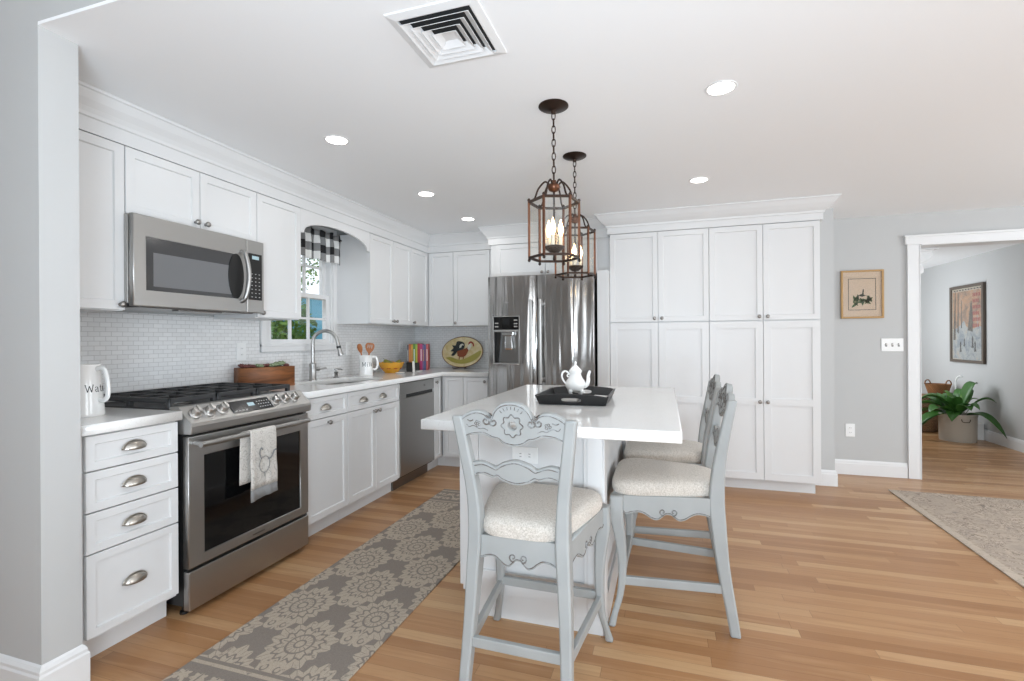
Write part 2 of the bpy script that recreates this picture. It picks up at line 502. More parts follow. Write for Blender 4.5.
def extrude(bm, poly, mtx, depth, mi=0):
    """poly: 2-D points; extruded along local z by depth, then placed by mtx."""
    a = [bm.verts.new(mtx @ Vector((x, y, 0))) for x, y in poly]; b = [bm.verts.new(mtx @ Vector((x, y, depth))) for x, y in poly]
    n = len(a); fs = [bm.faces.new(a), bm.faces.new(b)]
    for k in range(n): fs.append(bm.faces.new((a[k], a[(k + 1) % n], b[(k + 1) % n], b[k])))
    for f in fs: f.material_index = mi
    bmesh.ops.recalc_face_normals(bm, faces=fs)
def plate(bm, loops, mtx, depth, bev=0.0, mi=0):
    """flat board with holes from 2-D outlines (first outer, others holes), thickness depth along local +z."""
    cu = bpy.data.curves.new('outline', 'CURVE'); cu.dimensions = '2D'; cu.fill_mode = 'BOTH'
    cu.extrude = depth / 2 - bev; cu.bevel_depth = bev; cu.bevel_resolution = 1; cu.offset = -bev
    for lp in loops:
        s = cu.splines.new('POLY'); s.points.add(len(lp) - 1); s.use_cyclic_u = True
        for p, q in zip(s.points, lp): p.co = (q[0], q[1], 0, 1)
    o = bpy.data.objects.new('outline', cu); COL.objects.link(o)
    dg = bpy.context.evaluated_depsgraph_get(); me = bpy.data.meshes.new_from_object(o.evaluated_get(dg))
    bpy.data.objects.remove(o); bpy.data.curves.remove(cu)
    me.transform(mtx @ Matrix.Translation((0, 0, depth / 2)))
    if mi:
        for p in me.polygons: p.material_index = mi
    bm.from_mesh(me); bpy.data.meshes.remove(me)
def rectl(x0, x1, y0, y1): return [(x0, y0), (x1, y0), (x1, y1), (x0, y1)]
def ell(cx, cy, a, b, n=28, p=2.0):
    out = []
    for i in range(n):
        t = 2 * PI * i / n; c, s = math.cos(t), math.sin(t)
        out.append((cx + a * abs(c) ** (2 / p) * (1 if c >= 0 else -1), cy + b * abs(s) ** (2 / p) * (1 if s >= 0 else -1)))
    return out
XZ = Matrix(((1, 0, 0, 0), (0, 0, -1, 0), (0, 1, 0, 0), (0, 0, 0, 1)))      # 2-D (x, z), thickness towards -y
YZ = Matrix(((0, 0, 1, 0), (1, 0, 0, 0), (0, 1, 0, 0), (0, 0, 0, 1)))       # 2-D (y, z), thickness towards +x
def at(x=0, y=0, z=0): return Matrix.Translation((x, y, z))
def molding(bm, path, prof, closed=False):
    """profile (out, z) swept along a horizontal path with mitres; out is to the RIGHT of the walking direction."""
    P = [Vector((p[0], p[1])) for p in path]; n = len(P); rings = []
    def nrm(a, b): d = (b - a).normalized(); return Vector((d.y, -d.x))
    for i in range(n):
        ns = []
        if i > 0 or closed: ns.append(nrm(P[i - 1], P[i]))
        if i < n - 1 or closed: ns.append(nrm(P[i], P[(i + 1) % n]))
        if len(ns) == 2:
            s = ns[0] + ns[1]; k = s / max(0.2, s.length_squared / 2)
        else: k = ns[0]
        rings.append([(P[i].x + k.x * o, P[i].y + k.y * o, z) for o, z in prof])
    if closed: rings.append(rings[0])
    loft(bm, rings)
def bez(pts, n=8):
    """Catmull-Rom through 2-D/3-D points"""
    V = [Vector(p) for p in pts]; out = []
    for i in range(len(V) - 1):
        p0 = V[max(i - 1, 0)]; p1 = V[i]; p2 = V[i + 1]; p3 = V[min(i + 2, len(V) - 1)]
        for k in range(n):
            t = k / n
            out.append(0.5 * ((2 * p1) + (p2 - p0) * t + (2 * p0 - 5 * p1 + 4 * p2 - p3) * t * t + (3 * p1 - p0 - 3 * p2 + p3) * t ** 3))
    out.append(V[-1]); return out

# ------------------------------------------------------------------ room shell
CZ = 2.278
bm = BM(); box(bm, -1.8, 7.5, -3.1, 8.8, -0.06, 0); structure('floor', bm, 'oak_floor', 'honey oak strip floor running through kitchen and far room', 'floor')
bm = BM(); box(bm, -0.15, 7.5, 1.0601, 5.0, CZ, CZ + 0.012); structure('ceiling', bm, 'ceiling_paint', 'white kitchen ceiling with recessed lights', 'ceiling')
bm = BM(); box(bm, -1.7, 7.5, -3.1, 1.1, 2.62, 2.66); structure('ceiling_near', bm, 'ceiling_paint', 'higher white ceiling in front of the kitchen', 'ceiling')
bm = BM(); box(bm, 4.55, 6.4, 5.05, 8.8, 2.20, 2.24); structure('ceiling_far', bm, 'ceiling_paint', 'white ceiling of the room past the doorway', 'ceiling')
bm = BM(); plate(bm, [rectl(1.1, 4.93, 0, CZ), rectl(2.68, 3.385, 1.19, 2.08)], at(-0.07, 0, 0) @ YZ, 0.07)
structure('wall_left', bm, 'wall_paint', 'kitchen wall behind the range and sink', 'wall')
bm = BM(); box(bm, -1.7, 0.68, 1.06, 1.176, 0, 2.62); structure('wall_corner', bm, 'wall_paint', 'pale grey wall end beside the four drawer cabinet', 'wall')
bm = BM(); box(bm, 0.68, 7.5, 1.06, 1.176, CZ + 0.011, 2.62); structure('wall_header', bm, 'wall_paint', 'wall above the kitchen ceiling edge', 'wall')
bm = BM(); box(bm, -0.14, 3.85, 4.79, 4.93, 0, CZ); structure('wall_back', bm, 'wall_paint', 'kitchen wall behind refrigerator and pantry', 'wall')
bm = BM(); box(bm, 3.803, 3.99, 4.54, 4.975, 0, CZ); structure('wall_pantry_end', bm, 'wall_paint', 'narrow grey wall end right of the pantry', 'wall')
bm = BM(); plate(bm, [[(3.9, 0), (4.748, 0), (4.748, 2.01), (6.1, 2.01), (6.1, 0), (7.5, 0), (7.5, CZ), (3.9, CZ)]], at(0, 5.11, 0) @ XZ, 0.14)
structure('wall_right', bm, 'wall_paint', 'grey wall with framed botanical print and doorway', 'wall')
bm = BM(); plate(bm, [rectl(-3.1, 5.0, 0, 2.66), rectl(-0.65, 1.05, 0.65, 2.25), rectl(2.15, 3.85, 0.65, 2.25)], at(7.4, 0, 0) @ YZ, 0.1)
structure('wall_east', bm, 'wall_paint', 'outer wall with two tall windows', 'wall')
bm = BM(); plate(bm, [rectl(-1.7, 7.5, 0, 2.66), rectl(1.95, 3.45, 0.65, 2.25), rectl(4.25, 5.75, 0.65, 2.25)], at(0, -3.0, 0) @ XZ, 0.1)
structure('wall_south', bm, 'wall_paint', 'wall with two windows facing the kitchen', 'wall')
bm = BM(); box(bm, -1.7, -1.6, -3.0, 1.06, 0, 2.62); structure('wall_west', bm, 'wall_paint', 'side wall of the room before the kitchen', 'wall')
bm = BM(); box(bm, 6.25, 6.35, 5.11, 8.8, 0, 2.2); structure('wall_far_right', bm, 'wall_paint', 'pale wall with the framed poster past the doorway', 'wall')
bm = BM(); box(bm, 4.55, 6.35, 8.7, 8.8, 0, 2.2); structure('wall_far_back', bm, 'wall_paint', 'end wall of the room past the doorway', 'wall')
bm = BM(); box(bm, 4.55, 4.68, 5.11, 8.7, 0, 2.2); structure('wall_far_left', bm, 'wall_paint', 'hidden side wall of the room past the doorway', 'wall')

BASE = [(0, 0), (0.016, 0), (0.016, 0.105), (0.012, 0.112), (0.012, 0.122), (0.006, 0.134), (0, 0.14)]
bm = BM(); molding(bm, [(3.805, 4.54), (3.99, 4.54), (3.99, 4.97), (4.655, 4.97)], [(o, z * 0.92) for o, z in BASE]); structure('baseboard_right', bm, 'trim_paint', 'white baseboard between pantry and doorway', 'baseboard')
bm = BM(); molding(bm, [(-1.6, 1.06), (0.68, 1.06), (0.68, 1.176), (0.62, 1.176)], BASE); structure('baseboard_corner', bm, 'trim_paint', 'white baseboard wrapping the wall end beside the drawers', 'baseboard')
bm = BM(); molding(bm, [(6.25, 8.7), (6.25, 5.12)], [(o, z * 0.9) for o, z in BASE]); structure('baseboard_far', bm, 'trim_paint', 'white baseboard below the framed poster', 'baseboard')
# doorway casing
bm = BM(); box(bm, 4.66, 4.75, 4.948, 4.97, 0, 2.012, 0.002); box(bm, 6.1, 6.2, 4.948, 4.97, 0, 2.012, 0.002)
box(bm, 4.645, 6.215, 4.944, 4.97, 2.012, 2.072, 0.002); box(bm, 4.637, 6.223, 4.934, 4.97, 2.072, 2.09, 0.003)
box(bm, 4.745, 4.754, 4.948, 5.125, 0, 2.012); box(bm, 6.092, 6.103, 4.948, 5.125, 0, 2.012); box(bm, 4.76, 6.1, 4.948, 5.125, 2.002, 2.013)
box(bm, 4.66, 4.76, 5.11, 5.13, 0, 2.012); box(bm, 4.66, 6.2, 5.11, 5.13, 2.012, 2.09)
structure('door_1', bm, 'trim_paint', 'white casing of the wide doorway', 'doorway')
# backsplash
bm = BM(); plate(bm, [[(1.178, 0.9141), (4.79, 0.9141), (4.79, 1.37), (3.432, 1.37), (3.432, 1.138), (2.632, 1.138), (2.632, 1.37), (1.178, 1.37)]], at(0.0002, 0, 0) @ YZ, 0.008)
structure('wall_left_backsplash', bm, 'mosaic_tile', 'small grey brick mosaic tile behind range and sink', 'backsplash')
bm = BM(); box(bm, 0.0085, 1.15, 4.782, 4.79, 0.9141, 1.37); structure('wall_back_backsplash', bm, 'mosaic_tile', 'small grey brick mosaic tile behind the rooster platter', 'backsplash')

# kitchen window
def kitchen_window():
    w = thing('window_1', 'white double hung window over the kitchen sink', 'window', (0, 2.68, 1.19)); w['kind'] = 'structure'
    W, H = 0.705, 0.89
    bm = BM()   # casing on the wall face + jambs
    plate(bm, [rectl(-0.048, W + 0.045, -0.05, H + 0.06), rectl(0.0, W, 0.0, H)], at(0.0085, 0, 0) @ YZ, 0.018, 0.002)
    box(bm, -0.075, 0.012, 0.0, 0.02, 0, H); box(bm, -0.075, 0.012, W - 0.02, W, 0, H); box(bm, -0.075, 0.012, 0, W, H - 0.02, H); box(bm, -0.09, 0.03, -0.048, W + 0.045, -0.012, 0.006, 0.002)
    obj('window_frame', bm, 'trim_paint', w)
    def sash(z0, z1, x, cols, rows, nm):
        bm = BM(); y0, y1 = 0.02, W - 0.02; s = 0.042
        plate(bm, [rectl(y0, y1, z0, z1), rectl(y0 + s, y1 - s, z0 + s * 0.8, z1 - s * 0.8)], at(x, 0, 0) @ YZ, 0.03)
        for c in range(1, cols):
            yy = y0 + s + (y1 - y0 - 2 * s) * c / cols; box(bm, x + 0.006, x + 0.026, yy - 0.008, yy + 0.008, z0 + s * 0.7, z1 - s * 0.7)
        for r in range(1, rows):
            zz = z0 + s * 0.8 + (z1 - z0 - 1.6 * s) * r / rows; box(bm, x + 0.007, x + 0.025, y0 + s * 0.9, y1 - s * 0.9, zz - 0.008, zz + 0.008)
        o = obj('window_sash', bm, 'trim_paint', w)
        bm = BM(); box(bm, x + 0.014, x + 0.017, y0 + s * 0.8, y1 - s * 0.8, z0 + s * 0.6, z1 - s * 0.6); obj('window_pane', bm, 'pane_glass', o)
    sash(0.006, 0.40, -0.032, 3, 2, 'l'); sash(0.365, H - 0.01, -0.068, 3, 2, 'u')
kitchen_window()
def big_window(i, mtx, w, h, label):
    t = thing('window_%d' % i, label, 'window', (0, 0, 0)); t['kind'] = 'structure'
    bm = BM(); plate(bm, [rectl(-0.08, w + 0.08, -0.08, h + 0.08), rectl(0, w, 0, h)], mtx, 0.02)
    for c in (1, 2): plate(bm, [rectl(w * c / 3 - 0.10, w * c / 3 + 0.10, 0, h)], mtx, 0.02)
    plate(bm, [rectl(0, w, h * 0.5 - 0.03, h * 0.5 + 0.03)], mtx, 0.03)
    obj('window_frame', bm, 'trim_paint', t)
XZp = Matrix(((1, 0, 0, 0), (0, 0, 1, 0), (0, 1, 0, 0), (0, 0, 0, 1)))
YZm = Matrix(((0, 0, -1, 0), (1, 0, 0, 0), (0, 1, 0, 0), (0, 0, 0, 1)))
big_window(2, at(1.95, -2.88, 0.65) @ XZp, 1.5, 1.6, 'tall white window behind the camera')
big_window(3, at(4.25, -2.88, 0.65) @ XZp, 1.5, 1.6, 'second tall white window behind the camera')
big_window(4, at(7.24, -0.65, 0.65) @ YZm, 1.7, 1.6, 'tall white window in the outer wall')
big_window(5, at(7.24, 2.15, 0.65) @ YZm, 1.7, 1.6, 'second tall white window in the outer wall')

# crown mouldings
def crown_prof(z0, out): return [(0, z0), (0.022, z0), (0.022, 2.168), (0.030, 2.172), (0.032, 2.186), (out * 0.5, 2.205), (out * 0.72, 2.23), (out * 0.92, 2.262), (out, 2.266), (out, CZ - 0.0005), (0, CZ - 0.0005)]
bm = BM(); molding(bm, [(0.33, 1.1765), (0.33, 4.46), (1.088, 4.46)], crown_prof(2.106, 0.085)); structure('trim_1', bm, 'cabinet_paint', 'white crown moulding above the upper cabinets', 'crown moulding')
bm = BM(); molding(bm, [(1.09, 4.50), (1.09, 4.30), (2.195, 4.30)], crown_prof(2.112, 0.095)); structure('trim_2', bm, 'cabinet_paint', 'white crown moulding above the refrigerator cabinet', 'crown moulding')
bm = BM(); molding(bm, [(2.216, 4.5), (2.216, 4.21), (3.80, 4.21), (3.80, 4.538)], crown_prof(2.116, 0.115)); structure('trim_3', bm, 'cabinet_paint', 'white crown moulding above the pantry', 'crown moulding')

# ------------------------------------------------------------------ cabinets
def panel_bm(x0, x1, z0, z1, rail=0.055, t=0.02, mids=()):
    bm = BM()
    if not mids:
        box(bm, x0, x1, -t, -0.0005, z0, z1, 0.0012, 1)
        f = max((f for f in bm.faces if f.normal.y < -0.9), key=lambda f: f.calc_area())
        bmesh.ops.inset_individual(bm, faces=[f], thickness=rail, depth=0)
        bmesh.ops.inset_individual(bm, faces=[f], thickness=0.005, depth=-0.0085)
    else:
        box(bm, x0 + 0.01, x1 - 0.01, -t + 0.009, -0.0005, z0 + 0.01, z1 - 0.01)
        box(bm, x0, x0 + rail, -t, -0.0006, z0, z1, 0.0012, 1); box(bm, x1 - rail, x1, -t, -0.0006, z0, z1, 0.0012, 1)
        for a, b in [(z0, z0 + rail)] + [(m - rail / 2, m + rail / 2) for m in mids] + [(z1 - rail, z1)]:
            box(bm, x0 + rail - 0.001, x1 - rail + 0.001, -t + 0.0001, -0.0006, a, b)
    return bm
def knob(x, z, parent, t=0.02, r=0.014):
    bm = BM(); k = r / 0.014
    lathe(bm, [(0.001, -0.002), (0.009 * k, -0.002), (0.006 * k, 0.003), (0.0055 * k, 0.010), (0.0125 * k, 0.015), (0.0145 * k, 0.020), (0.012 * k, 0.026), (0.005 * k, 0.0285), (0.0005, 0.029)], (x, -t, z), '-y', 18)
    return obj('knob', bm, 'pewter', parent, True)
def cup_pull(x, z, parent, t=0.02):
    bm = BM(); a, b, c = 0.044, 0.024, 0.030; n, m = 20, 8; g = []
    for j in range(m + 1):
        ph = (PI / 2 + 0.12) * j / m
        g.append([bm.verts.new((x + a * math.cos(PI * i / n), -t - 0.001 - b * math.sin(PI * i / n) * math.sin(ph), z - 0.014 + c * math.sin(PI * i / n) * math.cos(ph) * 1.0)) for i in range(n + 1)])
    for j in range(m):
        for i in range(n): bm.faces.new((g[j][i], g[j][i + 1], g[j + 1][i + 1], g[j + 1][i]))
    bmesh.ops.remove_doubles(bm, verts=bm.verts, dist=1e-5); bmesh.ops.recalc_face_normals(bm, faces=bm.faces)
    tube(bm, [(x + (a + 0.002) * math.cos(PI * i / 16), -t - 0.001, z - 0.014 + (c + 0.002) * math.sin(PI * i / 16)) for i in range(17)], 0.0022, 6)
    o = obj('cup_pull', bm, 'nickel', parent, True)
    md = o.modifiers.new('wall', 'SOLIDIFY'); md.thickness = 0.0022; md.offset = -1
    return o
def door(x0, x1, z0, z1, parent, knobs=(), name='door', pulls=(), **k):
    g = 0.0016
    d = obj(name, panel_bm(x0 + g, x1 - g, z0 + g, z1 - g, **k), 'cabinet_paint', parent)
    for q in knobs: knob(q[0], q[1], d)
    for q in pulls: cup_pull(q[0], q[1], d)
    return d
def carcass(w, z0, z1, depth, parent, x0=0.0):
    bm = BM(); s = 0.018
    box(bm, x0 + 0.0005, x0 + s, 0, depth, z0, z1); box(bm, x0 + w - s, x0 + w - 0.0005, 0, depth, z0, z1); box(bm, x0 + s, x0 + w - s, depth - 0.01, depth, z0, z1)
    box(bm, x0 + s, x0 + w - s, 0, depth - 0.01, z0, z0 + s); box(bm, x0 + s, x0 + w - s, 0.0, 0.018, z1 - 0.035, z1); box(bm, x0 + s, x0 + w - s, 0.004, 0.016, z0 + s, z1 - 0.035)
    return obj('body', bm, 'cabinet_paint', parent)
def toe_kick(x0, x1, parent, y=0.06, h=0.1, m='cabinet_paint'):
    bm = BM(); box(bm, x0, x1, y, y + 0.018, 0, h); return obj('toe_kick', bm, m, parent)
R90 = PI / 2
FX, UX = 0.61, 0.33
ZT, ZB = 0.868, 0.113

# four-drawer cabinet
t = thing('base_cabinet', 'white base cabinet with four stacked drawers left of the range', 'cabinet', (FX, 1.1775, 0), R90)
w = 0.398; carcass(w, 0.1, 0.873, 0.59, t); toe_kick(0, w, t)
bm = BM(); box(bm, 0.0, 0.041, -0.006, 0.0, 0.1, 0.873); obj('filler_strip', bm, 'cabinet_paint', t)
for a, b in ((0.735, ZT), (0.581, 0.733), (0.427, 0.579), (ZB, 0.425)): door(0.042, w - 0.002, a, b, t, name='drawer', pulls=[(w / 2 + 0.014, (a + b) / 2 + 0.004)], rail=0.042)
# single pull-out cabinet
t = thing('base_cabinet', 'white base cabinet with one drawer and one door right of the range', 'cabinet', (FX, 2.356, 0), R90)
w = 0.394; carcass(w, 0.1, 0.873, 0.59, t); toe_kick(0, w, t)
door(0.0, w, 0.735, ZT, t, name='drawer', pulls=[(w * 0.45, 0.802)], rail=0.04); door(0.0, w, ZB, 0.733, t, knobs=[(w * 0.5, 0.702)])
# sink cabinet
t = thing('base_cabinet', 'white sink base cabinet with two doors below the faucet', 'cabinet', (FX, 2.7515, 0), R90)
w = 0.651; carcass(w, 0.1, 0.873, 0.59, t); toe_kick(0, w, t)
door(0.0, w, 0.735, ZT, t, name='false_drawer_front', pulls=[(w * 0.27, 0.802), (w * 0.64, 0.802)], rail=0.04)
door(0.0, w / 2, ZB, 0.733, t, knobs=[(w / 2 - 0.028, 0.702)]); door(w / 2, w, ZB, 0.733, t, knobs=[(w / 2 + 0.028, 0.702)])
# corner cabinet
t = thing('base_cabinet', 'narrow white corner cabinet door between dishwasher and back run', 'cabinet', (FX, 4.011, 0), R90)
carcass(0.77, 0.1, 0.873, 0.59, t)
bm = BM(); box(bm, 0, 0.247, 0.06, 0.078, 0, 0.1); box(bm, 0.229, 0.247, -0.02, 0.06, 0, 0.1); obj('toe_kick', bm, 'cabinet_paint', t)
door(0.0, 0.147, ZB, ZT, t, knobs=[(0.03, 0.825)], rail=0.04)
# back run
t = thing('base_cabinet', 'white two door base cabinet below the rooster platter', 'cabinet', (0.631, 4.18, 0), 0)
w = 0.474; carcass(w, 0.1, 0.873, 0.59, t); toe_kick(0, w, t)
door(0.03, 0.222, ZB, ZT, t, rail=0.045); door(0.224, w - 0.004, ZB, ZT, t, knobs=[(w - 0.03, 0.83)], rail=0.045)

# worktops
bm = BM(); plate(bm, [rectl(0.001, 0.652, 1.1775, 1.576)], at(0, 0, 0.8745), 0.0395, 0.003)
o = tag(obj('worktop', bm, 'quartz'), 'short white quartz worktop under the water jug', 'worktop')
SY = 3.08
SINK = ell(0.335, SY, 0.20, 0.305, 40, 6)
bm = BM(); plate(bm, [[(0.001, 2.350), (0.652, 2.350), (0.652, 4.138), (1.106, 4.138), (1.106, 4.781), (0.001, 4.781)], SINK], at(0, 0, 0.8745), 0.0395, 0.003)
tag(obj('worktop', bm, 'quartz'), 'long white quartz worktop around the sink and corner', 'worktop')
# sink
bm = BM(); rings = []
for z, k in ((0.873, 1.012), (0.86, 1.005), (0.72, 0.985), (0.70, 0.93)):
    rings.append([bm.verts.new((0.335 + (x - 0.335) * k, SY + (y - SY) * (1 + (k - 1) * 0.6), z)) for x, y in SINK])
for a, b in zip(rings, rings[1:]):
    for i in range(len(a)): bm.faces.new((a[i], b[i], b[(i + 1) % len(a)], a[(i + 1) % len(a)]))
bm.faces.new(rings[-1])
o = obj('sink', bm, 'steel', None, True); tag(o, 'stainless undermount sink set in the long worktop', 'sink')
md = o.modifiers.new('wall', 'SOLIDIFY'); md.thickness = 0.002; md.offset = -1
bm = BM(); lathe(bm, [(0.001, 0.7005), (0.04, 0.7005), (0.042, 0.703), (0.001, 0.7035)], (0.335, SY, 0)); obj('drain', bm, 'chrome', o, True)

# upper cabinets
UB, UT = 1.357, 2.104
def upper(y0, w, z0, label, doors):
    t = thing('upper_cabinet', label, 'cabinet', (UX, y0, 0), R90)
    bm = BM(); box(bm, 0.0005, w - 0.0005, 0, UX - 0.009, z0, UT + 0.001); obj('body', bm, 'cabinet_paint', t)
    for d in doors: door(d[0], d[1], z0 + (0.003 if z0 < 1.5 else 0.0), UT, t, knobs=d[2])
    return t
upper(1.1775, 0.371, UB, 'white single door upper cabinet left of the microwave', [(0.025, 0.370, [(0.348, UB + 0.028)])])
upper(1.5495, 0.731, 1.80, 'short white two door upper cabinet above the microwave', [(0, 0.365, [(0.338, 1.835)]), (0.366, 0.731, [(0.395, 1.835)])])
upper(2.2815, 0.362, UB, 'white single door upper cabinet between microwave and window', [(0, 0.362, [(0.025, UB + 0.03)])])
upper(3.43, 1.358, UB, 'white three door upper cabinet right of the window', [(0, 0.357, [(0.332, UB + 0.03)]), (0.358, 0.672, [(0.385, UB + 0.03)]), (0.673, 1.005, [(0.70, UB + 0.03)])])
t = thing('upper_cabinet', 'white two door upper cabinet above the rooster platter', 'cabinet', (0.332, 4.46, 0), 0)
bm = BM(); box(bm, 0.0, 0.756, 0, 0.321, UB, UT + 0.001); obj('body', bm, 'cabinet_paint', t)
door(0.024, 0.297, UB, UT, t); door(0.298, 0.69, UB, UT, t, knobs=[(0.326, UB + 0.03)])
# arched board over the window
arch = [(2.644, 2.105), (2.644, 1.945), (2.675, 1.948)]
arch += [(3.036 + 0.361 * math.cos(PI - a), 1.948 + 0.098 * math.sin(a) ** 0.85) for a in [PI * i / 24 for i in range(1, 24)]]
arch += [(3.397, 1.948), (3.429, 1.945), (3.429, 2.105)]
bm = BM(); plate(bm, [arch], at(0.328, 0, 0) @ YZ, 0.021, 0.0015)
tag(obj('arched_board', bm, 'cabinet_paint'), 'white arched board bridging the cabinets above the window', 'trim board')

# cabinet over the refrigerator
t = thing('refrigerator_cabinet', 'white two door cabinet with side panels above the refrigerator', 'cabinet', (1.09, 4.30, 0), 0)
bm = BM(); box(bm, 0.0, 1.124, 0, 0.48, 1.80, 2.1125); obj('body', bm, 'cabinet_paint', t)
door(0.055, 0.533, 1.803, 2.108, t, knobs=[(0.505, 1.832)]); door(0.535, 1.01, 1.803, 2.108, t, knobs=[(0.563, 1.832)])
bm = BM(); box(bm, 1.030, 1.124, -0.20, 0.48, 0, 1.80); obj('side_panel', bm, 'cabinet_paint', t)
# pantry
def pantry(x0, w, label, lk):
    t = thing('pantry_cabinet', label, 'cabinet', (x0, 4.21, 0), 0)
    bm = BM(); box(bm, 0.0005, w - 0.0005, 0, 0.575, 0.10, 2.117); obj('body', bm, 'cabinet_paint', t)
    toe_kick(0.0, w + (0.0005 if lk == 0 else -0.02), t, 0.065)
    h = w / 2
    door(0, h, 1.357, 2.112, t, knobs=[(h - 0.03, 1.357 + 0.03)]); door(h, w, 1.357, 2.112, t, knobs=[(h + 0.03, 1.357 + 0.03)])
    door(0, h, 0.098, 1.352, t, knobs=[(h - 0.028, 0.715)], mids=[0.715]); door(h, w, 0.098, 1.352, t, knobs=[(h + 0.028, 0.715)], mids=[0.715])
pantry(2.216, 0.794, 'tall white four door pantry cabinet beside the refrigerator', 0)
pantry(3.0105, 0.790, 'tall white four door pantry cabinet beside the grey wall end', 1)

# ------------------------------------------------------------------ island
t = thing('kitchen_island', 'white panelled kitchen island base under the quartz slab', 'island', (1.80, 2.0, 0), 0)
bm = BM(); box(bm, 0.075, 0.62, 0.075, 1.06, 0, 0.1); box(bm, 0.0, 0.62, 0.0, 1.06, 0.098, 0.8735); box(bm, 0.075, 0.62, 0.0, 0.08, 0, 0.1); obj('body', bm, 'cabinet_paint', t)
bm = BM(); plate(bm, [rectl(0.0, 0.62, 0.10, 0.873), rectl(0.075, 0.545, 0.20, 0.80)], at(0, -0.0003, 0) @ XZ, 0.012, 0.002)
box(bm, 0.56, 0.622, -0.016, -0.0003, 0.0, 0.872, 0.002); box(bm, 0.075, 0.56, -0.012, -0.0003, 0.0, 0.102); obj('front_panel', bm, 'cabinet_paint', t)
bm = BM(); plate(bm, [rectl(-0.012, 1.06, 0.0, 0.873), rectl(0.07, 0.98, 0.13, 0.80)], at(0.6205, 0, 0) @ YZ, 0.012, 0.002); obj('side_panel', bm, 'cabinet_paint', t)
for a, b in ((0.0, 0.53), (0.53, 1.06)):
    bm = panel_bm(a + 0.002, b - 0.002, 0.115, 0.866); bm.transform(Matrix.Rotation(-PI / 2, 4, 'Z') @ Matrix.Translation((-1.06, 0, 0))); d = obj('door', bm, 'cabinet_paint', t)
bm = BM(); plate(bm, [rectl(1.776, 2.724, 1.652, 3.11)], at(0, 0, 0.8745), 0.0395, 0.004)
tag(obj('island_worktop', bm, 'quartz'), 'thick white quartz slab on the island holding the tray', 'worktop')

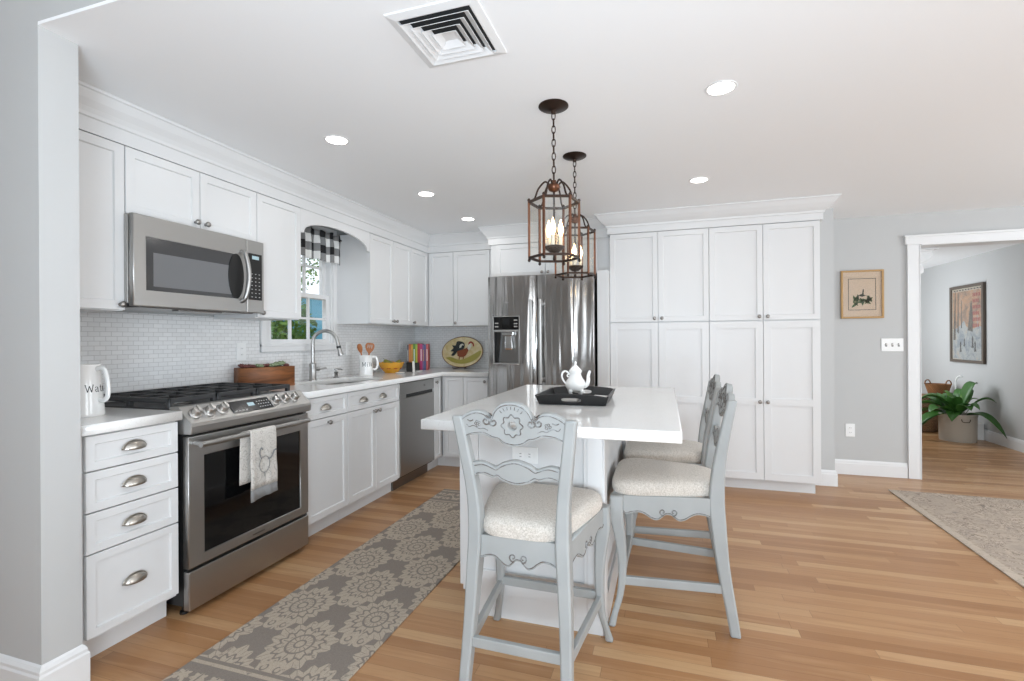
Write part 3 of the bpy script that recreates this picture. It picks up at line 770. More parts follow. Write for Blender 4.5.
# ------------------------------------------------------------------ gas range
def gas_range():
    W = 0.743
    t = thing('gas_range', 'stainless slide-in gas range with black grates and oven window', 'range', (0.634, 1.5865, 0), R90)
    bm = BM(); box(bm, 0.003, W - 0.003, 0.0, 0.60, 0.045, 0.895); obj('body', bm, 'black_plastic', t)
    bm = BM(); box(bm, 0.0, W, 0.05, 0.622, 0.896, 0.918, 0.004); obj('cooktop', bm, 'cast_iron', t)
    bm = BM(); prof = [(0.075, 0.925), (0.035, 0.930), (0.018, 0.926), (-0.052, 0.856), (-0.058, 0.842), (-0.056, 0.812), (-0.045, 0.807), (0.075, 0.807)]
    extrude(bm, prof, YZ, W); cp = obj('control_panel', bm, 'steel', t, bevel=0.003)
    nrm = Vector((0, -0.70711, 0.70711)); cen = (-0.017, 0.891)
    ang = Matrix(((1, 0, 0, 0), (0, 0.70711, -0.70711, 0), (0, 0.70711, 0.70711, 0), (0, 0, 0, 1)))   # local z -> panel normal
    def onp(x, s, up=0.0):
        q = Vector((x, -0.017, 0.891)) + Vector((0, 0.70711, 0.70711)) * s + nrm * up; return Matrix.Translation(q) @ ang
    bm = BM(); plate(bm, [rectl(0.232, 0.478, -0.036, 0.036)], onp(0, 0, 0.0002), 0.003, 0.0008); dp = obj('display', bm, 'display', cp)
    bm = BM()
    for i in range(5):
        for j in range(3): plate(bm, [rectl(0.395 + i * 0.016, 0.402 + i * 0.016, -0.022 + j * 0.018, -0.018 + j * 0.018)], onp(0, 0, 0.0033), 0.0004)
    for i in range(4): plate(bm, [rectl(0.245 + i * 0.02, 0.257 + i * 0.02, -0.026, -0.023)], onp(0, 0, 0.0033), 0.0004)
    obj('panel_print', bm, 'mark_white', dp)
    bm = BM(); plate(bm, [rectl(0.335, 0.375, -0.006, 0.016)], onp(0, 0, 0.0033), 0.0004); obj('clock_digits', bm, 'screen_glow', dp)
    for kx in (0.050, 0.118, 0.188, 0.512, 0.582, 0.650):
        bm = BM(); lathe(bm, [(0.027, 0.0), (0.028, 0.004), (0.026, 0.006), (0.0215, 0.008), (0.0205, 0.026), (0.018, 0.031), (0.001, 0.032)], n=28)
        box(bm, -0.005, 0.005, -0.020, 0.020, 0.026, 0.040, 0.003); bm.transform(onp(kx, 0.002)); obj('knob', bm, 'knob_steel', t, 'auto')
    # grates: three, each a frame with fingers
    for gi, (a, b) in enumerate(((0.008, 0.248), (0.252, 0.491), (0.495, 0.735))):
        bm = BM(); y0, y1 = 0.085, 0.605; z0, z1 = 0.946, 0.962; s = 0.011
        for q in (a, b - s): box(bm, q, q + s, y0, y1, z0 - 0.006, z1, 0.003, 1)
        for q in (y0, (y0 + y1) / 2 - s / 2, y1 - s): box(bm, a, b, q, q + s, z0 - 0.006, z1, 0.003, 1)
        for q in (0.5,):
            xx = a + (b - a) * q; box(bm, xx - s / 2, xx + s / 2, y0, y1, z0, z1, 0.003, 1)
        for q in (0.25, 0.75):
            yy = y0 + (y1 - y0) * q
            for xa, xb in ((a, a + (b - a) * 0.40), (b - (b - a) * 0.40, b)): box(bm, xa, xb, yy - s / 2, yy + s / 2, z0, z1, 0.003, 1)
        for px in (a, b - 0.02):
            for py in (y0, (y0 + y1) / 2 - 0.012, y1 - 0.024): box(bm, px, px + 0.02, py, py + 0.024, 0.918, z0, 0.003, 1)
        obj('grate', bm, 'cast_iron', t)
    for bx, by, r in ((0.137, 0.20, 0.045), (0.137, 0.49, 0.035), (0.383, 0.35, 0.05), (0.63, 0.20, 0.045), (0.63, 0.49, 0.035)):
        bm = BM(); lathe(bm, [(r * 1.25, 0.918), (r * 1.25, 0.922), (r, 0.926), (r, 0.932), (r * 0.85, 0.936), (0.001, 0.937)], (bx, by, 0)); obj('burner', bm, 'steel_dark', t, 'auto')
    # oven door
    bm = BM(); plate(bm, [rectl(0.002, W - 0.002, 0.214, 0.795), rectl(0.079, 0.680, 0.260, 0.702)], at(0, -0.001, 0) @ XZ, 0.034, 0.003); d = obj('oven_door', bm, 'steel', t)
    bm = BM(); box(bm, 0.074, 0.685, -0.028, -0.005, 0.255, 0.707); obj('oven_window', bm, 'black_glass', d)
    bm = BM(); tube(bm, [(0.018, -0.088, 0.764), (W - 0.056, -0.088, 0.764)], 0.0135, 14)
    for hx in (0.035, W - 0.074): box(bm, hx - 0.012, hx + 0.012, -0.086, -0.033, 0.755, 0.773, 0.004)
    obj('oven_handle', bm, 'steel', d, 'auto')
    bm = BM(); box(bm, 0.345, 0.42, -0.0365, -0.034, 0.231, 0.238); obj('nameplate', bm, 'steel_dark', d)
    bm = BM(); box(bm, 0.002, W - 0.002, -0.035, -0.001, 0.028, 0.199, 0.004); obj('storage_drawer', bm, 'steel', t)
    for fx in (0.03, W - 0.03):
        for fy in (0.03, 0.58):
            bm = BM(); lathe(bm, [(0.018, 0.0), (0.018, 0.012), (0.010, 0.016), (0.010, 0.05)], (fx, fy, 0), n=12); obj('foot', bm, 'black_plastic', t)
gas_range()

# towel over the oven handle (world coordinates, rail runs along y at x=0.748 z=0.772)
def towel():
    rx, rz, r = 0.722, 0.764, 0.0165
    path = []      # (x, z) from the back hem over the rail to the front hem
    for i in range(9): path.append((rx - r + 0.001, 0.52 + (rz - 0.52) * i / 8))
    for i in range(1, 8): a = PI - PI * i / 8; path.append((rx + r * math.cos(a), rz + r * math.sin(a)))
    for i in range(13): path.append((rx + r + 0.002 * math.sin(i), rz - (rz - 0.435) * i / 12))
    y0, y1, n = 1.848, 2.020, 26
    def sheet(lo, hi, m, nm, parent=None, scallop=False, lift=0.0):
        bm = BM(); g = []
        for pi, (x, z) in enumerate(path[lo:hi]):
            k = pi + lo; hang = max(0.0, (rz - z) / 0.34); row = []
            for j in range(n + 1):
                u = j / n; wav = 0.006 * hang * math.sin(u * 9.0 + 0.6) + 0.003 * hang * math.sin(u * 21)
                sgn = 1 if k > 12 else -0.3
                zz = z
                if scallop and k == lo: zz = z + 0.0
                yy = y0 + (y1 - y0) * u
                if k < 12: yy -= 0.020 * (1 - u) + 0.012
                yy += (0.5 - u) * 0.012 * (1 - hang)
                if k == len(path) - 1: zz += 0.012 * u - 0.004
                row.append(bm.verts.new((x + lift + max(-0.0, wav + 0.004 * hang) * sgn, yy, zz)))
            g.append(row)
        for a, b in zip(g, g[1:]):
            for j in range(n): bm.faces.new((a[j], a[j + 1], b[j + 1], b[j]))
        o = obj(nm, bm, m, parent, True); md = o.modifiers.new('cloth', 'SOLIDIFY'); md.thickness = 0.0025; md.offset = 1
        return o
    o = sheet(0, len(path) - 2, 'towel_print', 'dish_towel'); tag(o, 'printed off-white dish towel hanging over the oven handle', 'towel')
    b = sheet(len(path) - 3, len(path), 'towel_gray', 'border', o); b['label'] = 'grey scalloped bottom border'
    # printed bird: body, tail, comb as low relief on the front of the towel
    bm = BM(); M = Matrix(((0, 0, 1, rx + r + 0.0095), (1, 0, 0, 1.93), (0, 1, 0, 0.60), (0, 0, 0, 1)))
    def ring2(p, w=0.0018):
        tube(bm, [M @ Vector((a, b, 0)) for a, b in p], w, 5)
    ring2([(0.032 * math.cos(a), 0.040 * math.sin(a)) for a in [PI * 2 * i / 20 for i in range(21)]])
    ring2(bez([(0.025, 0.02), (0.045, 0.03), (0.06, 0.055), (0.075, 0.06)], 5), 0.004)
    ring2(bez([(-0.02, 0.03), (-0.03, 0.06), (-0.022, 0.085), (-0.012, 0.075)], 5), 0.003)
    ring2([(0.0, -0.04), (0.0, -0.062)]); 
    obj('printed_bird', bm, 'towel_gray', o, True)
towel()
# ------------------------------------------------------------------ microwave
def microwave():
    W = 0.738
    t = thing('microwave', 'stainless over-the-range microwave with curved handle and black keypad', 'microwave', (0.37, 1.541, 0), R90)
    z0, z1 = 1.380, 1.797
    bm = BM(); box(bm, 0.012, W - 0.004, 0.0, 0.355, z0 + 0.012, z1 - 0.002); obj('body', bm, 'black_plastic', t)
    bm = BM(); box(bm, 0.0, 0.02, -0.002, 0.02, z0 + 0.012, z1 - 0.002, 0.002); obj('side_trim', bm, 'steel', t)
    bm = BM(); plate(bm, [rectl(0.004, 0.612, z0, z1), rectl(0.062, 0.560, z0 + 0.075, z1 - 0.098)], at(0, -0.003, 0) @ XZ, 0.03, 0.004); d = obj('door', bm, 'steel', t)
    bm = BM(); box(bm, 0.055, 0.567, -0.030, -0.006, z0 + 0.068, z1 - 0.091); obj('door_window', bm, 'microwave_glass', d)
    bm = BM(); box(bm, 0.095, 0.522, -0.0306, -0.0295, z0 + 0.095, z1 - 0.165); obj('window_mesh', bm, 'microwave_mesh', d)
    bm = BM(); plate(bm, [ell(0.545, (z0 + z1) / 2 - 0.01, 0.05, 0.125)], at(0, -0.0305, 0) @ XZ, 0.004, 0.001); obj('handle_recess', bm, 'black_plastic', d)
    bm = BM(); tube(bm, bez([(0.578, -0.032, z1 - 0.075), (0.580, -0.062, z1 - 0.095), (0.592, -0.075, (z0 + z1) / 2), (0.580, -0.062, z0 + 0.085), (0.578, -0.032, z0 + 0.06)], 8), 0.0115, 12); obj('handle', bm, 'steel', d, 'auto')
    bm = BM(); box(bm, 0.615, W - 0.002, -0.033, -0.003, z0, z1, 0.004); cp = obj('control_panel', bm, 'steel', t)
    bm = BM(); box(bm, 0.625, W - 0.018, -0.0350, -0.033, z0 + 0.075, z1 - 0.075, 0.001); kp = obj('keypad', bm, 'black_plastic', cp)
    bm = BM()
    for i in range(3):
        for j in range(7): box(bm, 0.644 + i * 0.026, 0.653 + i * 0.026, -0.0356, -0.0348, z0 + 0.09 + j * 0.022, z0 + 0.094 + j * 0.022)
    obj('key_mark', bm, 'mark_white', kp)
    bm = BM(); box(bm, 0.650, 0.698, -0.0358, -0.0348, z1 - 0.108, z1 - 0.088); obj('clock_display', bm, 'screen_glow', kp)
    bm = BM(); box(bm, 0.05, W - 0.05, 0.0, 0.30, z0 - 0.004, z0 + 0.012, 0.003); box(bm, 0.25, 0.50, 0.02, 0.06, z0 - 0.010, z0 - 0.003); obj('vent_panel', bm, 'steel_dark', t)
microwave()

# ------------------------------------------------------------------ dishwasher
def dishwasher():
    W = 0.602
    t = thing('dishwasher', 'stainless dishwasher with pocket handle under the long worktop', 'dishwasher', (FX, 3.4045, 0), R90)
    bm = BM(); box(bm, 0.006, W - 0.006, 0.0, 0.56, 0.10, 0.868); obj('body', bm, 'black_plastic', t)
    bm = BM(); box(bm, 0.003, W - 0.003, -0.022, -0.0005, 0.115, 0.742, 0.003); obj('door', bm, 'steel', t)
    bm = BM(); box(bm, 0.003, W - 0.003, -0.022, -0.0005, 0.772, 0.866, 0.003); c = obj('control_strip', bm, 'steel', t)
    bm = BM(); box(bm, 0.10, W - 0.01, -0.008, -0.0005, 0.742, 0.772); obj('pocket_handle', bm, 'black_plastic', t)
    bm = BM(); box(bm, 0.003, 0.10, -0.022, -0.0005, 0.742, 0.772); obj('handle_cheek', bm, 'steel', t)
    bm = BM(); box(bm, 0.40, 0.43, -0.0232, -0.0218, 0.81, 0.83); obj('badge', bm, 'steel_dark', c)
    toe_kick(0.004, W - 0.004, t, 0.05, 0.10, 'steel_dark')
dishwasher()

# ------------------------------------------------------------------ refrigerator
def fridge():
    W = 0.936
    t = thing('refrigerator', 'stainless french door refrigerator with water dispenser', 'refrigerator', (1.17, 3.977, 0), 0)
    bm = BM(); box(bm, 0.012, W - 0.014, 0.078, 0.79, 0.04, 1.757, 0.004); obj('body', bm, 'steel_dark', t)
    def bend(bm, x0, x1, k=0.016):
        for i in range(1, 16): bmesh.ops.bisect_plane(bm, geom=bm.verts[:] + bm.edges[:] + bm.faces[:], plane_co=(x0 + (x1 - x0) * i / 16, 0, 0), plane_no=(1, 0, 0))
        xc, h = (x0 + x1) / 2, (x1 - x0) / 2
        for v in bm.verts: v.co.y += k * ((v.co.x - xc) / h) ** 2
    hole = rectl(0.055, 0.292, 1.006, 1.417)
    bm = BM(); plate(bm, [rectl(0.0, 0.447, 0.70, 1.772), hole], at(0, 0.075, 0) @ XZ, 0.075, 0.006); bend(bm, 0, 0.447, 0.018); L = obj('door', bm, 'fridge_steel', t, 'auto')
    bm = BM(); plate(bm, [rectl(0.453, W, 0.70, 1.772)], at(0, 0.075, 0) @ XZ, 0.075, 0.006); bend(bm, 0.453, W, 0.014); Rr = obj('door', bm, 'fridge_steel', t, 'auto')
    bm = BM(); box(bm, 0.0, W, 0.0, 0.075, 0.06, 0.692, 0.006); F = obj('freezer_drawer', bm, 'fridge_steel', t)
    bm = BM(); tube(bm, [(0.08, -0.045, 0.62), (W - 0.08, -0.045, 0.62)], 0.012, 12)
    for hx in (0.1, W - 0.1): box(bm, hx - 0.01, hx + 0.01, -0.045, 0.001, 0.612, 0.628)
    obj('handle', bm, 'steel', F, 'auto')
    for hx, P in ((0.412, L), (0.492, Rr)):
        bm = BM(); tube(bm, [(hx, -0.050, 0.845), (hx, -0.052, 1.2), (hx, -0.050, 1.555)], 0.013, 12)
        for z in (0.875, 1.525): box(bm, hx - 0.009, hx + 0.009, -0.048, 0.014, z - 0.014, z + 0.014, 0.003)
        obj('handle', bm, 'steel', P, 'auto')
    # dispenser set in the left door
    bm = BM(); plate(bm, [rectl(0.050, 0.297, 1.001, 1.422), rectl(0.062, 0.285, 1.012, 1.284), rectl(0.058, 0.289, 1.302, 1.415)], at(0, 0.012, 0) @ XZ, 0.012, 0.002)
    d = obj('dispenser', bm, 'steel', L); 
    bm = BM(); box(bm, 0.056, 0.291, 0.004, 0.02, 1.30, 1.417); obj('dispenser_panel', bm, 'black_glass', L)
    for bx, bz in ((0.085, 1.33), (0.085, 1.36), (0.26, 1.33), (0.26, 1.355), (0.26, 1.385)):
        bm = BM(); box(bm, bx - 0.016, bx + 0.016, 0.0025, 0.005, bz - 0.005, bz + 0.005); obj('dispenser_button', bm, 'paper_gray', L)
    bm = BM(); box(bm, 0.145, 0.205, 0.0028, 0.005, 1.345, 1.40); obj('dispenser_screen', bm, 'display', L)
    bm = BM(); box(bm, 0.056, 0.292, 0.062, 0.070, 1.006, 1.29); box(bm, 0.056, 0.060, 0.010, 0.07, 1.006, 1.29); box(bm, 0.288, 0.292, 0.010, 0.07, 1.006, 1.29); box(bm, 0.056, 0.292, 0.010, 0.07, 1.285, 1.29); box(bm, 0.056, 0.292, 0.004, 0.07, 1.006, 1.014); obj('dispenser_recess', bm, 'steel_dark', L)
    bm = BM(); extrude(bm, [(0.062, 1.014), (0.092, 1.014), (0.118, 1.284), (0.062, 1.284)], at(0, 0.062, 0) @ XZ, 0.03); obj('dispenser_shadow_shape', bm, 'black_plastic', L)  # black slab standing in for the shade inside the recess
    bm = BM(); loft(bm, [rect(0.18, 0.036, 1.284, 0.11, 0.04), rect(0.18, 0.036, 1.255, 0.10, 0.04), rect(0.185, 0.034, 1.245, 0.055, 0.03), rect(0.19, 0.030, 1.14, 0.07, 0.03), rect(0.19, 0.032, 1.125, 0.062, 0.02)]); obj('dispenser_lever', bm, 'chrome', L, bevel=0.004)
    bm = BM(); box(bm, 0.79, 0.866, 0.0075, 0.0115, 1.640, 1.700, 0.001); bd = obj('energy_badge', bm, 'black_plastic', Rr, label='small black sticker with pale print on right door')
    bm = BM()
    for j, (a, b) in enumerate(((0.80, 0.855), (0.80, 0.84), (0.80, 0.855), (0.80, 0.83))): box(bm, a, b, 0.0068, 0.0078, 1.686 - j * 0.012, 1.691 - j * 0.012)
    obj('badge_print', bm, 'mark_white', Rr)
    bm = BM()
    for i in range(4): box(bm, 0.158 + i * 0.011, 0.165 + i * 0.011, -0.0012, 0.0008, 1.535, 1.545 - 0.002 * (i % 2))
    obj('nameplate', bm, 'chrome', L)
fridge()

# ------------------------------------------------------------------ counter stools
def bar(bm, p, q, w, h):
    p, q = Vector(p), Vector(q); d = (q - p).normalized(); sd = Vector((d.y, -d.x, 0)).normalized() * w / 2; up = Vector((0, 0, h / 2))
    loft(bm, [[e - sd - up, e + sd - up, e + sd + up, e - sd + up] for e in (p, q)])
def mirror(half):      # half outline from x<0 to x=0 -> full
    return list(half) + [(-x, z) for x, z in reversed(half) if abs(x) > 1e-6]
def smooth2(pts, n=5): return [(p.x, p.y) for p in bez([(a, b, 0) for a, b in pts], n)]
def carve(bm, pts, M, r=0.0022, both=None):
    tube(bm, [M @ Vector((x, z, 0)) for x, z in pts], r, 5)
    if both is not None: tube(bm, [M @ Vector((x, z, both)) for x, z in pts], r, 5)
def spiral(cx, cz, r0, r1, a0, turns, n=18): return [(cx + (r0 + (r1 - r0) * i / n) * math.cos(a0 + turns * 2 * PI * i / n), cz + (r0 + (r1 - r0) * i / n) * math.sin(a0 + turns * 2 * PI * i / n)) for i in range(n + 1)]
def make_stool(label, loc, rotz):
    t = thing('counter_stool', label, 'stool', loc, rotz, 'counter stools around the island')
    for s in (-1, 1):
        bm = BM()
        key = bez([(0.178, -0.245, 0.0), (0.173, -0.226, 0.12), (0.166, -0.200, 0.28), (0.158, -0.183, 0.45), (0.153, -0.178, 0.55), (0.157, -0.186, 0.68), (0.174, -0.208, 0.82), (0.194, -0.236, 0.965)], 4)
        wd = bez([(0.034, 0.040, 0), (0.036, 0.044, 0), (0.040, 0.050, 0), (0.045, 0.060, 0), (0.046, 0.060, 0), (0.042, 0.050, 0), (0.040, 0.042, 0), (0.038, 0.036, 0)], 4)
        loft(bm, [rect(s * k.x, k.y, k.z, w.x, w.y) for k, w in zip(key, wd)]); obj('rear_leg', bm, 'stool_paint', t, 'auto', bevel=0.007)
        bm = BM()
        key = bez([(0.243, 0.246, 0.0), (0.232, 0.234, 0.05), (0.216, 0.212, 0.13), (0.209, 0.203, 0.24), (0.213, 0.210, 0.36), (0.222, 0.226, 0.47), (0.218, 0.224, 0.552)], 4)
        wd = bez([(0.032, 0.032, 0), (0.026, 0.026, 0), (0.028, 0.028, 0), (0.034, 0.034, 0), (0.044, 0.044, 0), (0.058, 0.058, 0), (0.056, 0.056, 0)], 4)
        loft(bm, [rect(s * k.x, k.y, k.z, w.x, w.y) for k, w in zip(key, wd)]); obj('front_leg', bm, 'stool_paint', t, 'auto', bevel=0.008)
    for s in (-1, 1):
        bm = BM(); bar(bm, (s * 0.210, 0.205, 0.185), (s * 0.170, -0.215, 0.185), 0.020, 0.036); obj('stretcher', bm, 'stool_paint', t, bevel=0.003)
    bm = BM(); bar(bm, (-0.210, 0.203, 0.20), (0.210, 0.203, 0.20), 0.020, 0.034); obj('stretcher', bm, 'stool_paint', t, bevel=0.003)
    bm = BM(); bar(bm, (-0.168, -0.215, 0.20), (0.168, -0.215, 0.20), 0.020, 0.034); obj('stretcher', bm, 'stool_paint', t, bevel=0.003)
    # aprons with scalloped lower edges
    def apron(w, M):
        lo = [(-w, 0.480), (-w * 0.93, 0.471), (-w * 0.80, 0.479), (-w * 0.62, 0.481), (-w * 0.48, 0.470), (-w * 0.36, 0.456), (-w * 0.24, 0.452), (-w * 0.14, 0.463), (-w * 0.07, 0.474), (0, 0.476)]
        low = smooth2(mirror(lo), 3)
        bm = BM(); plate(bm, [[(-w, 0.552)] + low + [(w, 0.552)]], M, 0.022, 0.002); a = obj('apron', bm, 'stool_paint', t)
        bm = BM(); F = M @ at(0, 0, 0.0225)
        carve(bm, [(x, z + 0.007) for x, z in low], F, 0.0018)
        for sg in (-1, 1): carve(bm, [(sg * x, z) for x, z in spiral(w * 0.10 + 0.004, 0.488, 0.015, 0.003, -1.9, 1.1)], F, 0.0025)
        obj('carving', bm, 'stool_glaze', a, True)
    apron(0.205, at(0, 0.222, 0) @ Matrix.Rotation(PI, 4, 'Z') @ XZ)
    apron(0.140, at(0, -0.168, 0) @ XZ)
    for s in (-1, 1):
        ang = math.atan2(0.395, s * 0.058)
        M = at(s * 0.188, 0.02, 0) @ Matrix.Rotation(ang if s < 0 else ang - PI + PI, 4, 'Z')
        M = at(s * (0.190 - 0.012 if s > 0 else 0.190 - 0.012), 0.018, 0) @ Matrix.Rotation((PI / 2 - 0.148) if s > 0 else -(PI / 2 - 0.148), 4, 'Z') @ XZ
        apron(0.185, M)
    # cushion
    def outline(k, dz=0):
        pts = []
        for i in range(48):
            a = 2 * PI * i / 48; c, sn = math.cos(a), math.sin(a); p = 0.42
            u = abs(c) ** p * (1 if c >= 0 else -1); v = abs(sn) ** p * (1 if sn >= 0 else -1)
            hw = 0.198 + 0.052 * v
            pts.append((u * hw * k, 0.028 + v * 0.228 * k))
        return pts
    bm = BM(); secs = []
    for z, k in ((0.550, 0.94), (0.553, 0.98), (0.562, 1.0), (0.580, 1.003), (0.596, 0.985), (0.607, 0.945), (0.615, 0.85), (0.620, 0.65), (0.622, 0.3)):
        secs.append([(x, max(y, -0.196) if z > 0 else y, z) for x, y in outline(k)])
    loft(bm, secs); obj('seat_cushion', bm, 'seat_weave', t, 'auto')
    # crest rail and middle rail, leaning with the posts
    lean = Matrix.Rotation(0.195, 4, 'X')
    def lift(z0, y0): return at(0, y0, z0) @ lean @ at(0, 0, -z0) @ XZ
    M = lift(0.83, -0.197)
    top = smooth2(mirror([(-0.190, 0.958), (-0.164, 0.978), (-0.128, 0.991), (-0.098, 0.986), (-0.080, 0.968), (-0.070, 0.972), (-0.058, 0.996), (-0.035, 1.016), (0, 1.023)]), 4)
    bot = smooth2(mirror([(-0.180, 0.892), (-0.148, 0.906), (-0.105, 0.910), (-0.075, 0.898), (-0.052, 0.893), (-0.034, 0.880), (0, 0.873)]), 4)
    holep = [(0.015 * math.cos(2 * PI * i / 16), 0.944 + 0.016 * math.sin(2 * PI * i / 16)) for i in range(16)]
    bm = BM(); plate(bm, [top + bot[::-1], holep], M, 0.024, 0.002); cr = obj('crest_rail', bm, 'stool_paint', t)
    bm = BM(); F, Bk = M @ at(0, 0, 0.0245), -0.025
    carve(bm, [(x * 0.97, z - 0.007) for x, z in top], F, 0.0016, Bk); carve(bm, [(x * 0.97, z + 0.007) for x, z in bot], F, 0.0016, Bk)
    ring = [((0.033 + 0.004 * math.cos(8 * a)) * math.cos(a), 0.944 + (0.035 + 0.004 * math.cos(8 * a)) * math.sin(a)) for a in [2 * PI * i / 64 for i in range(65)]]
    carve(bm, ring, F, 0.0022, Bk)
    for sg in (-1, 1):
        carve(bm, [(sg * x, z) for x, z in spiral(0.064, 0.955, 0.018, 0.003, 1.3, -1.2)], F, 0.003, Bk)
        carve(bm, [(sg * x, z) for x, z in spiral(0.090, 0.958, 0.018, 0.003, 1.6, 1.2)], F, 0.003, Bk)
        for i in range(5):
            a = 2 * PI * i / 5; carve(bm, [(sg * (0.120 + 0.007 * math.cos(a) + 0.004 * math.cos(b)), 0.948 + 0.007 * math.sin(a) + 0.004 * math.sin(b)) for b in [2 * PI * k / 8 for k in range(9)]], F, 0.0012, Bk)
        carve(bm, [(sg * x, z) for x, z in smooth2([(0.085, 0.925), (0.100, 0.932), (0.116, 0.930), (0.135, 0.940), (0.152, 0.935), (0.160, 0.944)], 4)], F, 0.0013, Bk)
        carve(bm, [(sg * x, z) for x, z in smooth2([(0.135, 0.960), (0.146, 0.955), (0.156, 0.960)], 4)], F, 0.002, Bk)
    for i in range(7): a = 0.9 + 1.35 * i / 6; carve(bm, [(0.052 * math.cos(a), 0.944 + 0.056 * math.sin(a)), (0.062 * math.cos(a), 0.944 + 0.066 * math.sin(a))], F, 0.0014, Bk)
    obj('carving', bm, 'stool_glaze', cr, True)
    M = lift(0.72, -0.180)
    top = smooth2(mirror([(-0.155, 0.806), (-0.120, 0.812), (-0.085, 0.800), (-0.070, 0.797), (-0.045, 0.812), (0, 0.824)]), 4)
    bot = smooth2(mirror([(-0.152, 0.762), (-0.120, 0.768), (-0.085, 0.758), (-0.070, 0.762), (-0.045, 0.748), (0, 0.738)]), 4)
    bm = BM(); plate(bm, [top + bot[::-1]], M, 0.020, 0.002); md = obj('middle_rail', bm, 'stool_paint', t)
    bm = BM(); F = M @ at(0, 0, 0.0205)
    carve(bm, [(x * 0.93, z - 0.008) for x, z in top], F, 0.0016, -0.021); carve(bm, [(x * 0.93, z + 0.008) for x, z in bot], F, 0.0016, -0.021)
    obj('carving', bm, 'stool_glaze', md, True)
    return t
st = make_stool('grey carved stool with its back turned, in front of the island', (2.204, 1.722, 0), -0.02)
copy_thing(st, 'grey carved stool at the island side, nearer of the pair', (2.695, 2.315, 0), PI / 2)
copy_thing(st, 'grey carved stool at the island side, behind its twin', (2.700, 2.885, 0), PI / 2)

# ------------------------------------------------------------------ lantern pendants
def make_lantern(label, loc):
    t = thing('lantern_pendant', label, 'pendant light', loc, 0, 'hexagonal lanterns over the island')
    bm = BM(); lathe(bm, [(0.001, 0.0), (0.068, 0.0), (0.068, -0.004), (0.060, -0.009), (0.030, -0.016), (0.012, -0.022), (0.010, -0.034), (0.001, -0.035)], n=32); obj('canopy', bm, 'bronze', t, 'auto')
    bm = BM(); z = -0.030; k = 0
    while z > -0.325:
        pts = [((0.008 * math.cos(a), 0, z - 0.016 + 0.019 * math.sin(a)) if k % 2 == 0 else (0, 0.008 * math.cos(a), z - 0.016 + 0.019 * math.sin(a))) for a in [2 * PI * i / 14 for i in range(14)]]
        tube(bm, pts, 0.0024, 6, closed=True); z -= 0.0305; k += 1
    obj('chain', bm, 'bronze', t, True)
    ZT_, ZB_, R = -0.438, -0.690, 0.1145
    bm = BM(); lathe(bm, [(0.001, -0.335), (0.010, -0.338), (0.012, -0.350), (0.024, -0.357), (0.030, -0.370), (0.022, -0.384), (0.010, -0.390), (0.001, -0.391)]); obj('hub', bm, 'copper_bronze', t, True)
    ang = [0.347 + PI / 3 * i for i in range(6)]
    P = lambda a, r, z: (r * math.cos(a), r * math.sin(a), z)
    for a in ang:
        bm = BM(); tube(bm, bez([P(a, 0.018, -0.362), P(a, 0.040, -0.345), P(a, 0.070, -0.376), P(a, 0.088, -0.420), P(a, R - 0.004, ZT_)], 6), 0.0042, 8); obj('scroll_arm', bm, 'bronze', t, True)
        bm = BM(); box(bm, -0.005, 0.005, -0.005, 0.005, ZB_ - 0.004, ZT_ + 0.006, 0.001, 1); bm.transform(Matrix.Translation(P(a, R, 0)) @ Matrix.Rotation(a, 4, 'Z'))
        r = obj('corner_rod', bm, 'copper_bronze', t)
        bm = BM()
        for zz in (ZT_ + 0.010, ZB_ - 0.012): lathe(bm, [(0.001, zz - 0.008), (0.006, zz - 0.004), (0.0075, zz), (0.005, zz + 0.005), (0.001, zz + 0.008)], P(a, R, 0), n=10)
        obj('finial', bm, 'bronze', r, True)
    for z in (ZT_, ZB_):
        bm = BM()
        for i in range(6):
            p, q = Vector(P(ang[i], R, z)), Vector(P(ang[(i + 1) % 6], R, z)); bar(bm, p, q, 0.010, 0.010)
        obj('hexagon_rim', bm, 'bronze', t)
    for i in range(6):
        a, b = ang[i], ang[(i + 1) % 6]; r = R - 0.002
        p, q = Vector(P(a, r, 0)), Vector(P(b, r, 0)); bm = BM(); n = (p + q).normalized() * 0.001
        loft(bm, [[p + n, q + n, q - n, p - n] for _ in (0,)][0:0] + [[(v.x, v.y, zz) for v in (p + n, q + n, q - n, p - n)] for zz in (ZB_ + 0.004, ZT_ - 0.004)]); obj('glass_pane', bm, 'lantern_glass', t)
    bm = BM(); tube(bm, [(0, 0, -0.385), (0, 0, -0.637)], 0.0045, 8); obj('stem', bm, 'bronze', t, True)
    bm = BM(); lathe(bm, [(0.001, -0.668), (0.020, -0.666), (0.044, -0.648), (0.048, -0.640), (0.044, -0.638), (0.001, -0.636)], n=28); lathe(bm, [(0.001, -0.704), (0.008, -0.696), (0.005, -0.684), (0.008, -0.676), (0.006, -0.666)], n=12); obj('candle_dish', bm, 'bronze', t, 'auto')
    for i in range(3):
        a = 0.574 + 2 * PI * i / 3; c = (0.032 * math.cos(a), 0.032 * math.sin(a), 0)
        bm = BM(); lathe(bm, [(0.0085, -0.636), (0.0085, -0.592), (0.001, -0.591)], c, n=14); k = obj('candle_sleeve', bm, 'candle', t, 'auto')
        bm = BM(); lathe(bm, [(0.006, -0.591), (0.009, -0.580), (0.0130, -0.566), (0.0120, -0.551), (0.0065, -0.532), (0.003, -0.519), (0.0005, -0.512)], c, n=14); obj('bulb', bm, 'bulb', k, True)
    return t
ln = make_lantern('bronze hexagonal lantern pendant hanging nearer the camera, its three bulbs in full view', (2.193, 2.14, CZ - 0.0005))
copy_thing(ln, 'bronze hexagonal lantern pendant partly hidden behind the other lantern', (2.176, 2.76, CZ - 0.0005))

